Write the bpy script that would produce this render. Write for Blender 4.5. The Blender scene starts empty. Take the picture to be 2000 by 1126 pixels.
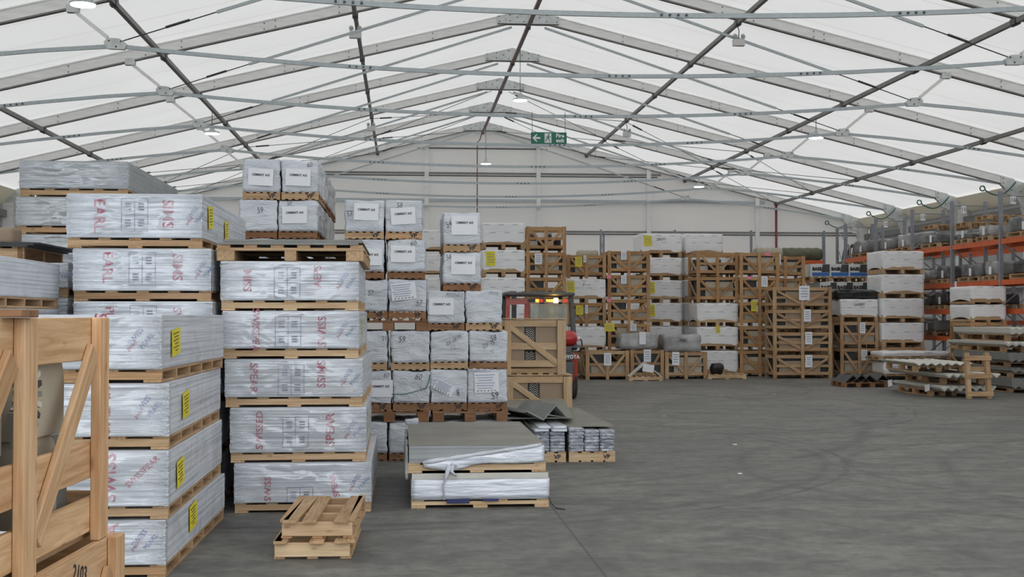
import bpy, bmesh, math, random
from mathutils import Vector, Matrix, noise
C = bpy.context.scene
COL = C.collection
PI = math.pi
R = math.radians
# ------------------------------------------------------------------ camera
F = 2480.0; YAW = R(4.876); PIT = R(1.247); ZC = 1.7
cam = bpy.data.cameras.new('camera'); camo = bpy.data.objects.new('camera', cam); COL.objects.link(camo)
camo.location = (0, 0, ZC); camo.rotation_euler = (R(90) + PIT, 0, -YAW)
cam.sensor_width = 36; cam.lens = F / 2000 * 36; cam.clip_end = 400; cam.clip_start = .05
C.camera = camo
# ------------------------------------------------------------------ world, exposure
C.view_settings.view_transform = 'Standard'; C.view_settings.look = 'None'
C.view_settings.gamma = 1; C.view_settings.use_curve_mapping = False
C.view_settings.exposure = 0.0
W = bpy.data.worlds.new('overcast_sky'); C.world = W; W.use_nodes = True
wn = W.node_tree.nodes; wb = wn['Background']
wb.inputs[0].default_value = (.93, .97, 1.0, 1); wb.inputs[1].default_value = 2.05
# ------------------------------------------------------------------ helpers
def ray(px, py):
    a = (px - 1000) / F; b = (563 - py) / F
    cy, sy, cp, sp = math.cos(YAW), math.sin(YAW), math.cos(PIT), math.sin(PIT)
    return (cy*a + sy*cp - sy*sp*b, -sy*a + cy*cp - cy*sp*b, sp + cp*b)
def at(px, py, Y):
    r = ray(px, py); t = Y / r[1]; return Vector((r[0]*t, Y, ZC + r[2]*t))
def zat(py, Y, px=1000): return at(px, py, Y).z
def xat(px, Y, py=617): return at(px, py, Y).x
def srgb(r, g, b):
    f = lambda c: (c/255/12.92 if c/255 <= .04045 else ((c/255+.055)/1.055)**2.4)
    return (f(r), f(g), f(b), 1)
class MB:
    def __init__(s): s.v = []; s.f = []
    def add(s, vs, fs):
        n = len(s.v); s.v += [Vector(v) for v in vs]; s.f += [tuple(i+n for i in f) for f in fs]
    def box(s, x0, x1, y0, y1, z0, z1, M=None):
        vs = [Vector((x, y, z)) for z in (z0, z1) for y in (y0, y1) for x in (x0, x1)]
        if M: vs = [M @ v for v in vs]
        s.add(vs, [(0,2,3,1),(4,5,7,6),(0,1,5,4),(2,6,7,3),(0,4,6,2),(1,3,7,5)]); return s
    def beam(s, a, b, w, h, up=(0,0,1), w2=None, h2=None):
        a = Vector(a); b = Vector(b); d = (b-a).normalized(); u = Vector(up)
        sd = d.cross(u)
        if sd.length < 1e-4: sd = d.cross(Vector((0,1,0)))
        sd.normalize(); u = sd.cross(d)
        w2 = w2 or w; h2 = h2 or h; vs = []
        for p, ww, hh in ((a, w, h), (b, w2, h2)):
            for i, j in ((-1,-1),(1,-1),(1,1),(-1,1)): vs.append(p + sd*(i*ww/2) + u*(j*hh/2))
        s.add(vs, [(0,1,2,3),(7,6,5,4),(0,4,5,1),(1,5,6,2),(2,6,7,3),(3,7,4,0)]); return s
    def tube(s, pts, r, n=8, cap=True):
        pts = [Vector(p) for p in pts]; base = len(s.v); rs = r if isinstance(r, (list, tuple)) else [r]*len(pts)
        prev = None
        for i, p in enumerate(pts):
            d = (pts[min(i+1, len(pts)-1)] - pts[max(i-1, 0)]).normalized()
            u = Vector((0,0,1)) if prev is None else prev
            if abs(d.dot(u)) > .98: u = Vector((0,1,0)) if prev is None else Vector((1,0,0))
            a = d.cross(u).normalized(); b = a.cross(d).normalized()
            for k in range(n):
                t = 2*PI*k/n; s.v.append(p + a*math.cos(t)*rs[i] + b*math.sin(t)*rs[i])
        for i in range(len(pts)-1):
            for k in range(n):
                q = base + i*n; s.f.append((q+k, q+(k+1)%n, q+n+(k+1)%n, q+n+k))
        if cap:
            s.f.append(tuple(base+k for k in reversed(range(n)))); e = base+(len(pts)-1)*n
            s.f.append(tuple(e+k for k in range(n)))
        return s
    def prism(s, poly, axis, a0, a1):
        # poly in the two other axes, extruded on axis
        n = len(poly); vs = []
        for a in (a0, a1):
            for p, q in poly:
                vs.append({'x': (a,p,q), 'y': (p,a,q), 'z': (p,q,a)}[axis])
        s.add(vs, [tuple(range(n)), tuple(reversed(range(n, 2*n)))] + [(i, n+i, n+(i+1)%n, (i+1)%n) for i in range(n)]); return s
    def lathe(s, prof, n=20, c=(0,0,0)):
        base = len(s.v)
        for r, z in prof:
            for k in range(n): s.v.append(Vector((c[0]+r*math.cos(2*PI*k/n), c[1]+r*math.sin(2*PI*k/n), c[2]+z)))
        for i in range(len(prof)-1):
            for k in range(n):
                q = base+i*n; s.f.append((q+k, q+(k+1)%n, q+n+(k+1)%n, q+n+k))
        s.f.append(tuple(base+k for k in reversed(range(n)))); e = base+(len(prof)-1)*n
        s.f.append(tuple(e+k for k in range(n))); return s
    def xf(s, M): s.v = [M @ v for v in s.v]; return s
    def mesh(s, name, fix=True):
        me = bpy.data.meshes.new(name); me.from_pydata(s.v, [], s.f)
        if fix:
            bm = bmesh.new(); bm.from_mesh(me); bmesh.ops.recalc_face_normals(bm, faces=bm.faces); bm.to_mesh(me); bm.free()
        me.update(); return me
CACHE = {}
def cached(key, fn):
    if key not in CACHE: CACHE[key] = fn()
    return CACHE[key]
def obj(name, m, mat, parent=None, loc=None, rot=None, label=None, smooth=False, kind=None, bevel=0):
    me = m.mesh(name) if isinstance(m, MB) else m
    if mat and not me.materials: me.materials.append(mat)
    if smooth:
        for p in me.polygons: p.use_smooth = True
    o = bpy.data.objects.new(name, me); COL.objects.link(o)
    if mat and me.materials[0] != mat:
        o.material_slots[0].link = 'OBJECT'; o.material_slots[0].material = mat
    if parent: o.parent = parent
    if loc is not None: o.location = loc
    if rot is not None: o.rotation_euler = rot
    if label: o['label'] = label
    if kind: o['kind'] = kind
    if bevel:
        b = o.modifiers.new('bevel', 'BEVEL'); b.width = bevel; b.segments = 2
    return o
def thing(name, label, cat, loc=(0,0,0), rz=0, group=None, rot=None):
    o = bpy.data.objects.new(name, None); COL.objects.link(o); o.empty_display_size = .1
    o.location = loc; o.rotation_euler = rot or (0, 0, rz); o['label'] = label; o['category'] = cat
    if group: o['group'] = group
    return o
def tag(o, label, cat, group=None):
    o['label'] = label; o['category'] = cat
    if group: o['group'] = group
    return o
def struct(name, m, mat, parent=None, **k): return obj(name, m, mat, parent, kind='structure', **k)
ORD = ['topmost', 'second from the top', 'third from the top', 'fourth from the top', 'fifth from the top', 'sixth from the top', 'seventh from the top', 'eighth from the top', 'ninth from the top', 'tenth from the top']
# ------------------------------------------------------------------ materials
def mat(name):
    m = bpy.data.materials.new(name); m.use_nodes = True
    return m, m.node_tree, m.node_tree.nodes['Principled BSDF']
def N(nt, t, **k):
    n = nt.nodes.new(t)
    for a, b in k.items():
        if a.startswith('i_'): n.inputs[a[2:].replace('_', ' ')].default_value = b
        else: setattr(n, a, b)
    return n
def coords(nt, scale=(1,1,1), rnd=True, rot=(0,0,0), gen=False):
    tc = N(nt, 'ShaderNodeTexCoord'); mp = N(nt, 'ShaderNodeMapping')
    mp.inputs['Scale'].default_value = scale; mp.inputs['Rotation'].default_value = rot
    if rnd:
        oi = N(nt, 'ShaderNodeObjectInfo'); ml = N(nt, 'ShaderNodeMath', operation='MULTIPLY'); ml.inputs[1].default_value = 37
        nt.links.new(oi.outputs['Random'], ml.inputs[0]); ad = N(nt, 'ShaderNodeVectorMath', operation='ADD')
        nt.links.new(tc.outputs['Object'], ad.inputs[0]); nt.links.new(ml.outputs[0], ad.inputs[1]); nt.links.new(ad.outputs[0], mp.inputs[0])
    else: nt.links.new(tc.outputs['Object'], mp.inputs[0])
    return mp.outputs[0]
def ramp(nt, src, stops):
    r = N(nt, 'ShaderNodeValToRGB'); e = r.color_ramp.elements
    while len(e) < len(stops): e.new(.5)
    for i, (p, c) in enumerate(stops): e[i].position = p; e[i].color = c
    nt.links.new(src, r.inputs[0]); return r.outputs[0]
def bump(nt, bs, src, st, dist=.01):
    b = N(nt, 'ShaderNodeBump'); b.inputs['Strength'].default_value = st; b.inputs['Distance'].default_value = dist
    nt.links.new(src, b.inputs['Height']); nt.links.new(b.outputs[0], bs.inputs['Normal']); return b
def noise_n(nt, vec, sc, det=4, rough=.55, dist=0):
    n = N(nt, 'ShaderNodeTexNoise'); n.inputs['Scale'].default_value = sc; n.inputs['Detail'].default_value = det
    n.inputs['Roughness'].default_value = rough; n.inputs['Distortion'].default_value = dist
    nt.links.new(vec, n.inputs['Vector']); return n.outputs['Fac']
def simple(name, col, rough=.6, metal=0, var=.12, sc=6, coat=0, bmp=0, spec=.5, stretch=(1,1,1)):
    m, nt, b = mat(name); v = coords(nt, stretch); n = noise_n(nt, v, sc)
    c1 = tuple(x*(1-var) for x in col[:3]) + (1,); c2 = tuple(min(1, x*(1+var)) for x in col[:3]) + (1,)
    nt.links.new(ramp(nt, n, [(.3, c1), (.7, c2)]), b.inputs['Base Color'])
    b.inputs['Roughness'].default_value = rough; b.inputs['Metallic'].default_value = metal
    b.inputs['Coat Weight'].default_value = coat; b.inputs['Coat Roughness'].default_value = .15
    b.inputs['Specular IOR Level'].default_value = spec
    if bmp: bump(nt, b, n, bmp)
    return m
def wood(name, c_lo, c_hi, axis):
    m, nt, b = mat(name); s = [14, 14, 14]; s['xyz'.index(axis)] = .9
    v = coords(nt, s); n = noise_n(nt, v, 3.2, 5, .6, .6)
    v2 = coords(nt, [2.2 if 'xyz'[i] != axis else .5 for i in range(3)]); n2 = noise_n(nt, v2, 2.0, 2)
    v3 = coords(nt, [9 if 'xyz'[i] != axis else 3.5 for i in range(3)]); vo = N(nt, 'ShaderNodeTexVoronoi'); vo.inputs['Scale'].default_value = 1.0
    nt.links.new(v3, vo.inputs['Vector'])
    knot = ramp(nt, vo.outputs['Distance'], [(.04, (.35,.22,.12,1)), (.12, (1,1,1,1))])
    base = ramp(nt, n, [(.32, c_lo), (.68, c_hi)])
    mul = N(nt, 'ShaderNodeMixRGB', blend_type='MULTIPLY'); mul.inputs[0].default_value = .8
    nt.links.new(base, mul.inputs[1]); nt.links.new(ramp(nt, n2, [(.3, (.72,.66,.6,1)), (.65, (1,1,1,1))]), mul.inputs[2])
    m2 = N(nt, 'ShaderNodeMixRGB', blend_type='MULTIPLY'); m2.inputs[0].default_value = .55
    nt.links.new(mul.outputs[0], m2.inputs[1]); nt.links.new(knot, m2.inputs[2])
    # each board its own tone
    oi = N(nt, 'ShaderNodeObjectInfo'); m3 = N(nt, 'ShaderNodeMixRGB', blend_type='MULTIPLY'); m3.inputs[0].default_value = 1
    nt.links.new(m2.outputs[0], m3.inputs[1]); nt.links.new(ramp(nt, oi.outputs['Random'], [(0, (.74,.66,.62,1)), (.35, (1,.97,.92,1)), (.65, (.90,.86,.84,1)), (1, (1,.86,.76,1))]), m3.inputs[2])
    nt.links.new(m3.outputs[0], b.inputs['Base Color']); b.inputs['Roughness'].default_value = .75
    b.inputs['Specular IOR Level'].default_value = .25
    bump(nt, b, n, .25, .003); return m
WOOD = {}
def wd(kind, axis):
    if (kind, axis) not in WOOD:
        lo, hi = {'near': ((.60,.37,.19,1), (.86,.62,.39,1)), 'pale': ((.60,.43,.26,1), (.80,.64,.44,1)),
                  'mid': ((.44,.30,.175,1), (.66,.49,.31,1)), 'far': ((.42,.25,.12,1), (.64,.43,.235,1)),
                  'brown': ((.22,.12,.065,1), (.38,.22,.125,1)), 'red': ((.30,.12,.06,1), (.42,.2,.11,1))}[kind]
        WOOD[(kind, axis)] = wood('wood_' + kind + '_' + axis, lo, hi, axis)
    return WOOD[(kind, axis)]
alu = simple('aluminium_profile', (.86,.86,.84), .5, .0, .07, 5, stretch=(.5,3,3), spec=.6)
alu_dk = simple('dark_aluminium', (.23,.225,.215), .5, .4, .15, 9)  # dark tone puts the back-lit shade of purlins and rafter undersides into the colour
galv = simple('galvanised_steel', (.47,.52,.54), .45, .1, .08, 14)
galv_pl = simple('galvanised_plate', (.62,.65,.64), .42, .1, .16, 7)
steel = simple('dark_steel', (.10,.10,.10), .45, .7, .2, 10)
rackgrey = simple('rack_upright_grey', (.27,.29,.32), .5, .3, .12, 6)
orange = simple('rack_orange_paint', (.66,.12,.025), .45, 0, .12, 5)
redpipe = simple('red_conduit', (.20,.045,.05), .5, 0, .1, 6)
green_h = simple('green_hose', (.02,.13,.10), .5, 0, .1, 6)
card = simple('brown_cardboard', (.36,.27,.19), .8, 0, .08, 3)
card2 = simple('beige_cardboard', (.45,.40,.31), .8, 0, .10, 3)
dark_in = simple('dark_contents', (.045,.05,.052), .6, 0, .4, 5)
slate = simple('fibre_cement_grey', (.235,.24,.225), .7, 0, .16, 3.5, stretch=(1,1,1))
slate_lt = simple('pale_fibre_cement', (.58,.57,.52), .7, 0, .12, 4)
slate_dk = simple('charcoal_fibre_cement', (.06,.062,.065), .7, 0, .25, 4)
cream = None
paper = simple('white_paper', (.80,.82,.86), .7, 0, .03, 5)
yellow = simple('yellow_label', (.78,.66,.02), .6, 0, .08, 8)
pink = simple('pink_label', (.80,.25,.34), .6, 0, .05, 8)
ink = simple('black_ink', (.03,.03,.04), .7, 0, .1, 8)
ink_gr = simple('grey_print', (.28,.31,.38), .7, 0, .25, 20)
ink_red = simple('red_print', (.42,.11,.16), .6, 0, .2, 25)
ink_blue = simple('blue_print', (.20,.23,.42), .6, 0, .25, 25)
black_pl = simple('black_plastic', (.015,.015,.017), .35, 0, .3, 6)
white_pl = simple('white_plastic_housing', (.66,.66,.64), .4, 0, .04, 5)
toy_red = simple('forklift_red_paint', (.40,.055,.03), .35, 0, .15, 4, coat=.3)
toy_grey = simple('forklift_grey_paint', (.075,.08,.085), .4, 0, .15, 4)
bottle_red = simple('gas_bottle_red', (.45,.02,.02), .3, 0, .15, 5, coat=.5)
rubber = simple('tyre_rubber', (.03,.03,.03), .8, 0, .3, 8)
sign_gr = simple('sign_green', (.01,.17,.10), .45, 0, .04, 3)
sign_wh = simple('sign_white', (.85,.87,.86), .5, 0, .02, 3)
blue = simple('blue_panel', (.03,.14,.42), .5, 0, .08, 3)
olive = simple('olive_tarp', (.14,.135,.09), .7, 0, .2, 4, bmp=.3)
def emis(name, col, st):
    m, nt, b = mat(name); b.inputs['Base Color'].default_value = col; b.inputs['Emission Color'].default_value = col
    b.inputs['Emission Strength'].default_value = st; return m
lamp_e = emis('lamp_diffuser_lit', (1, .98, .95, 1), 6)
beacon_e = emis('amber_beacon_lit', (1, .62, .12, 1), 30)
amber_e = emis('amber_lens_glow', (1, .42, .05, 1), 1.6)
red_lens = emis('red_lens', (.75, .05, .02, 1), .35)
def m_plastic(name, c1, c2, bst, sc, stretch, rough=.38, rot=(0,0,0)):
    m, nt, b = mat(name); v = coords(nt, stretch, rot=rot); n = noise_n(nt, v, sc, 5, .6, 1.2)
    n2 = noise_n(nt, coords(nt, (1,1,1)), 2.2, 3)
    nt.links.new(ramp(nt, n2, [(.3, c1), (.7, c2)]), b.inputs['Base Color']); b.inputs['Roughness'].default_value = rough
    bump(nt, b, n, bst, .03); return m
bag_m = m_plastic('white_woven_bag', (.52,.55,.60,1), (.70,.73,.78,1), .9, 2.0, (1,1,2.6), .40, (0,.5,0))
bag_m2 = m_plastic('white_bag_dirty', (.24,.25,.26,1), (.56,.58,.60,1), .7, 3.5, (1,1,1.2), .42)
for _mm in (bag_m, bag_m2):
    _nt = _mm.node_tree; _b = [n for n in _nt.nodes if n.type == 'BUMP'][0]; _s = _b.inputs['Height'].links[0].from_socket
    _a = N(_nt, 'ShaderNodeMath', operation='SUBTRACT'); _a.inputs[1].default_value = .5; _nt.links.new(_s, _a.inputs[0])
    _c = N(_nt, 'ShaderNodeMath', operation='ABSOLUTE'); _nt.links.new(_a.outputs[0], _c.inputs[0]); _nt.links.new(_c.outputs[0], _b.inputs['Height']); _b.inputs['Distance'].default_value = .06
film_w = m_plastic('white_printed_film', (.80,.80,.81,1), (.88,.88,.89,1), .55, 2.2, (.7,.7,6), .35)
film_grey = m_plastic('clear_grey_wrap', (.22,.22,.215,1), (.48,.48,.48,1), .9, 3, (1,1,1.5), .15)
film_dk = m_plastic('dim_grey_wrap', (.07,.07,.07,1), (.26,.26,.265,1), .9, 3, (1,1,1.5), .2)
tarp_blk = m_plastic('black_tarpaulin', (.012,.012,.013,1), (.05,.05,.05,1), .9, 3, (1,1,1), .3)
def m_pack(name, c1, c2, lines, coat=0):
    m, nt, b = mat(name); v = coords(nt, (.006,.006,1), rnd=True); n = noise_n(nt, v, lines, 3, .7)
    n2 = noise_n(nt, coords(nt, (1,1,1)), 3, 3)
    a = ramp(nt, n, [(.36, c1), (.56, c2)]); mx = N(nt, 'ShaderNodeMixRGB', blend_type='MULTIPLY'); mx.inputs[0].default_value = 1
    nt.links.new(a, mx.inputs[1]); nt.links.new(ramp(nt, n2, [(.3, (.86,.86,.86,1)), (.7, (1,1,1,1))]), mx.inputs[2])
    nt.links.new(mx.outputs[0], b.inputs['Base Color']); b.inputs['Roughness'].default_value = .6
    b.inputs['Coat Weight'].default_value = coat; b.inputs['Coat Roughness'].default_value = .2
    bump(nt, b, n, .3, .004); return m
pack_m = m_pack('cement_board_edges', (.42,.445,.49,1), (.72,.75,.80,1), 60)
pack_side = m_pack('board_edges_side', (.50,.51,.53,1), (.62,.64,.67,1), 50)
pack_grey = m_pack('grey_board_edges', (.26,.28,.29,1), (.40,.42,.43,1), 70)
foil_m, nt, b = mat('crinkled_foil_wrap'); v = coords(nt, (1,1,3)); n = noise_n(nt, v, 9, 5, .65, 1)
nt.links.new(ramp(nt, n, [(.35, (.22,.24,.30,1)), (.6, (.75,.78,.85,1))]), b.inputs['Base Color']); b.inputs['Metallic'].default_value = .55
b.inputs['Roughness'].default_value = .22; bump(nt, b, n, .9, .03)
silver_m, nt, b = mat('silver_film_over_boards'); v = coords(nt, (.4,.4,5)); n = noise_n(nt, v, 7, 5, .65, .6)
nt.links.new(ramp(nt, n, [(.3, (.50,.55,.64,1)), (.6, (.86,.89,.95,1))]), b.inputs['Base Color']); b.inputs['Metallic'].default_value = .25
b.inputs['Roughness'].default_value = .25; bump(nt, b, n, .5, .02)
# clear stretch film: see-through, a glossy skin with level bands, crinkled where it turns the corners
film_c, nt, b = mat('clear_stretch_film'); nt.nodes.remove(b); out = nt.nodes['Material Output']
tr = N(nt, 'ShaderNodeBsdfTransparent'); gl = N(nt, 'ShaderNodeBsdfGlossy'); gl.inputs['Roughness'].default_value = .10; gl.inputs['Color'].default_value = (.9,.95,1,1)
df = N(nt, 'ShaderNodeBsdfDiffuse'); df.inputs['Color'].default_value = (.74,.79,.88,1)
def mth(op, a, b_, clamp=False):
    n = N(nt, 'ShaderNodeMath', operation=op); n.use_clamp = clamp
    for i, q in enumerate((a, b_)):
        if isinstance(q, (int, float)): n.inputs[i].default_value = q
        else: nt.links.new(q, n.inputs[i])
    return n.outputs[0]
at_c = N(nt, 'ShaderNodeAttribute', attribute_name='corner'); at_f = N(nt, 'ShaderNodeAttribute', attribute_name='front')
n_soft = noise_n(nt, coords(nt, (.9,.9,1.6)), 2.2, 2, .5, .8); n_band = noise_n(nt, coords(nt, (.12,.12,9)), 3, 3, .5, .2)
n_crk = noise_n(nt, coords(nt, (5,5,16)), 3, 4, .6, 1.0); n_dia = noise_n(nt, coords(nt, (1,1,6), rot=(0,.7,0)), 3, 3, .5, .6)
hgt = mth('ADD', mth('MULTIPLY', n_soft, 1.1), mth('ADD', mth('MULTIPLY', n_band, .10), mth('ADD', mth('MULTIPLY', n_dia, .07), mth('MULTIPLY', mth('MULTIPLY', n_crk, at_c.outputs['Fac']), 1.8))))
bp = N(nt, 'ShaderNodeBump'); bp.inputs['Strength'].default_value = .8; bp.inputs['Distance'].default_value = .10
nt.links.new(hgt, bp.inputs['Height']); nt.links.new(bp.outputs[0], gl.inputs['Normal'])
fr = N(nt, 'ShaderNodeFresnel'); fr.inputs['IOR'].default_value = 1.5; nt.links.new(bp.outputs[0], fr.inputs['Normal'])
geo = N(nt, 'ShaderNodeNewGeometry'); face = mth('SUBTRACT', 1, geo.outputs['Backfacing'])
f_ = mth('MULTIPLY_ADD', fr.outputs[0], 2.0); 
fac = mth('MULTIPLY', mth('ADD', mth('MULTIPLY', fr.outputs[0], 2.2), mth('ADD', .05, mth('MULTIPLY', at_c.outputs['Fac'], .35))), mth('MULTIPLY', face, mth('MULTIPLY_ADD', at_f.outputs['Fac'], .9)), True)
mx1 = N(nt, 'ShaderNodeMixShader'); nt.links.new(fac, mx1.inputs[0])
mx0 = N(nt, 'ShaderNodeMixShader')
mk = mth('MULTIPLY', mth('SUBTRACT', n_band, .46, True), mth('MULTIPLY', at_f.outputs['Fac'], 1.6), True); nt.links.new(mth('ADD', mk, .02), mx0.inputs[0])
nt.links.new(tr.outputs[0], mx0.inputs[1]); nt.links.new(df.outputs[0], mx0.inputs[2])
nt.links.new(mx0.outputs[0], mx1.inputs[1]); nt.links.new(gl.outputs[0], mx1.inputs[2]); nt.links.new(mx1.outputs[0], out.inputs[0])
for n in nt.nodes:
    if n.type == 'MATH' and n.operation == 'MULTIPLY_ADD': n.inputs[2].default_value = .1
# glass
glass, nt, b = mat('cab_glass'); b.inputs['Base Color'].default_value = (.6,.75,.72,1); b.inputs['Transmission Weight'].default_value = .9
b.inputs['Roughness'].default_value = .05; b.inputs['Alpha'].default_value = .6
# roof membrane
def membrane(name, tcol, rcol, mixf):
    m, nt, b = mat(name); nt.nodes.remove(b); out = nt.nodes['Material Output']
    t = N(nt, 'ShaderNodeBsdfTranslucent'); d = N(nt, 'ShaderNodeBsdfDiffuse'); mx = N(nt, 'ShaderNodeMixShader'); mx.inputs[0].default_value = mixf
    v = coords(nt, (1,1,1), rnd=False); n = noise_n(nt, v, .35, 3)
    nt.links.new(ramp(nt, n, [(.3, tuple(x*.93 for x in tcol[:3])+(1,)), (.7, tcol)]), t.inputs['Color']); d.inputs['Color'].default_value = rcol
    nt.links.new(t.outputs[0], mx.inputs[1]); nt.links.new(d.outputs[0], mx.inputs[2]); nt.links.new(mx.outputs[0], out.inputs[0]); return m
roof_m = membrane('translucent_roof_membrane', (.86,.835,.81,1), (.72,.72,.70,1), .60)
_nt = roof_m.node_tree; _t = [n for n in _nt.nodes if n.type == 'BSDF_TRANSLUCENT'][0]; _src = _t.inputs['Color'].links[0].from_socket
_tc = N(_nt, 'ShaderNodeTexCoord'); _sp = N(_nt, 'ShaderNodeSeparateXYZ'); _nt.links.new(_tc.outputs['Object'], _sp.inputs[0])
def _m(op, a, b_):
    n = N(_nt, 'ShaderNodeMath', operation=op); _nt.links.new(a, n.inputs[0]); n.inputs[1].default_value = b_; return n.outputs[0]
_w = _m('ABSOLUTE', _m('SUBTRACT', _m('FRACT', _m('DIVIDE', _m('ADD', _sp.outputs[1], .4), 1.6667), 0), .5), 0); _k = _m('LESS_THAN', _w, .014)
_mx = N(_nt, 'ShaderNodeMixRGB', blend_type='MULTIPLY'); _mx.inputs[2].default_value = (.80, .80, .79, 1); _nt.links.new(_k, _mx.inputs[0]); _nt.links.new(_src, _mx.inputs[1]); _nt.links.new(_mx.outputs[0], _t.inputs['Color'])
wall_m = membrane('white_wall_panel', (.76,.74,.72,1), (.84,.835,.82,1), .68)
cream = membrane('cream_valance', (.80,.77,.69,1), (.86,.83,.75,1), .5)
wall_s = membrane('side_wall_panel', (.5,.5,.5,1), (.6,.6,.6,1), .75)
# concrete floor with tyre marks
floor_m, nt, b = mat('worn_concrete_floor'); v = coords(nt, (1,1,1), rnd=False)
n1 = noise_n(nt, v, .45, 6, .6, .4); n2 = noise_n(nt, v, 6, 8, .7); vs = coords(nt, (.8,1.7,1), rnd=False, rot=(0,0,.35)); n3 = noise_n(nt, vs, 1.3, 6, .65, .6)
a = ramp(nt, n1, [(.32, (.105,.106,.102,1)), (.68, (.178,.176,.167,1))])
m1 = N(nt, 'ShaderNodeMixRGB', blend_type='MULTIPLY'); m1.inputs[0].default_value = 1; nt.links.new(a, m1.inputs[1]); nt.links.new(ramp(nt, n2, [(.28, (.60,.60,.60,1)), (.72, (1.42,1.40,1.34,1))]), m1.inputs[2])
m2 = N(nt, 'ShaderNodeMixRGB', blend_type='MULTIPLY'); m2.inputs[0].default_value = 1; nt.links.new(m1.outputs[0], m2.inputs[1]); nt.links.new(ramp(nt, n3, [(.36, (.74,.74,.75,1)), (.60, (1.18,1.17,1.13,1))]), m2.inputs[2])
cur = m2.outputs[0]
sep = N(nt, 'ShaderNodeSeparateXYZ'); nt.links.new(v, sep.inputs[0])
def M2(op, a, bb, clamp=False):
    n = N(nt, 'ShaderNodeMath', operation=op); n.use_clamp = clamp
    for i, q in enumerate((a, bb)):
        if q is None: continue
        if isinstance(q, (int, float)): n.inputs[i].default_value = q
        else: nt.links.new(q, n.inputs[i])
    return n.outputs[0]
nm = noise_n(nt, v, 1.2, 4, .7); nmr = M2('MULTIPLY', M2('SUBTRACT', nm, .33), 4.5, True)
wob = M2('MULTIPLY', M2('SUBTRACT', n1, .5), .5)
for cx, cy_, rad, wdt, st in [(-.5,16,5.6,.10,.45),(-.5,16,5.85,.05,.5),(8.2,13.5,4.4,.14,.35),(8.2,13.5,3.2,.09,.4),(2.5,24,6.5,.12,.4),(2.5,24,6.9,.06,.4),(10,22,5.5,.14,.35),(6,9,4.6,.12,.3),(13,11,7.5,.16,.3),(0,8,4.1,.09,.3),(-3,22,10.5,.14,.4),(12,30,8.5,.15,.35),(4,30,5.5,.1,.35)]:
    dx = M2('SUBTRACT', sep.outputs[0], cx); dy = M2('SUBTRACT', sep.outputs[1], cy_)
    d = M2('SQRT', M2('ADD', M2('MULTIPLY', dx, dx), M2('MULTIPLY', dy, dy)), None)
    e = M2('ABSOLUTE', M2('ADD', M2('SUBTRACT', d, rad), wob), None)
    k = M2('MULTIPLY', M2('SUBTRACT', 1.0, M2('DIVIDE', e, wdt), True), M2('MULTIPLY', nmr, st*1.5), True)
    mm = N(nt, 'ShaderNodeMixRGB'); nt.links.new(k, mm.inputs[0]); nt.links.new(cur, mm.inputs[1]); mm.inputs[2].default_value = (.055,.055,.055,1); cur = mm.outputs[0]
for axis, c0 in [(0, 1.32), (0, 11.3), (0, -8.5), (1, 11.45), (1, 23.4)]:
    e = M2('ABSOLUTE', M2('SUBTRACT', sep.outputs[axis], c0), None)
    k = M2('SUBTRACT', 1.0, M2('DIVIDE', e, .014 if axis == 0 else .016), True); k = M2('MULTIPLY', k, .75)
    mm = N(nt, 'ShaderNodeMixRGB'); nt.links.new(k, mm.inputs[0]); nt.links.new(cur, mm.inputs[1]); mm.inputs[2].default_value = (.02,.02,.02,1); cur = mm.outputs[0]
nt.links.new(cur, b.inputs['Base Color']); nt.links.new(ramp(nt, n1, [(.3, (.5,.5,.5,1)), (.7, (.72,.72,.72,1))]), b.inputs['Roughness'])
bump(nt, b, n2, .15, .004)
# ------------------------------------------------------------------ text
def text_mesh(s, size, thick=.0, bold=.0, align='CENTER', sx=1, shear=0):
    def mk():
        cu = bpy.data.curves.new('text', 'FONT'); cu.body = s; cu.size = size; cu.align_x = align; cu.align_y = 'CENTER'
        cu.extrude = thick; cu.offset = bold; cu.resolution_u = 2; cu.shear = shear
        o = bpy.data.objects.new('text', cu); COL.objects.link(o)
        dg = bpy.context.evaluated_depsgraph_get(); me = bpy.data.meshes.new_from_object(o.evaluated_get(dg))
        COL.objects.unlink(o); bpy.data.objects.remove(o); bpy.data.curves.remove(cu)
        me.materials.clear()
        for v in me.vertices: v.co.x *= sx
        return me
    return cached(('t', s, size, thick, bold, align, sx, shear), mk)
def text(name, s, size, m, parent, loc, rot=0, face='front', bold=0, sx=1, label=None, align='CENTER', shear=0):
    # front faces -Y, right faces +X, left faces -X; rot turns it in its own plane
    base = {'front': Matrix.Rotation(PI/2, 4, 'X'), 'right': Matrix.Rotation(PI/2, 4, 'Z') @ Matrix.Rotation(PI/2, 4, 'X'), 'left': Matrix.Rotation(-PI/2, 4, 'Z') @ Matrix.Rotation(PI/2, 4, 'X')}[face]
    M = base @ Matrix.Rotation(rot, 4, 'Z')
    o = obj(name, text_mesh(s, size, 0, bold, align, sx, shear), m, parent, label=label)
    o.matrix_local = Matrix.Translation(loc) @ M; return o
def card_on(name, w, h, m, parent, loc, rot=0, face='front', thick=.002, label=None):
    me = cached(('card', round(w,3), round(h,3), thick), lambda: MB().box(-w/2, w/2, -h/2, h/2, 0, thick).mesh('card'))
    base = {'front': Matrix.Rotation(PI/2, 4, 'X'), 'right': Matrix.Rotation(PI/2, 4, 'Z') @ Matrix.Rotation(PI/2, 4, 'X'), 'left': Matrix.Rotation(-PI/2, 4, 'Z') @ Matrix.Rotation(PI/2, 4, 'X')}[face]
    o = obj(name, me, m, parent, label=label); o.matrix_local = Matrix.Translation(loc) @ base @ Matrix.Rotation(rot, 4, 'Z'); return o
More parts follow.
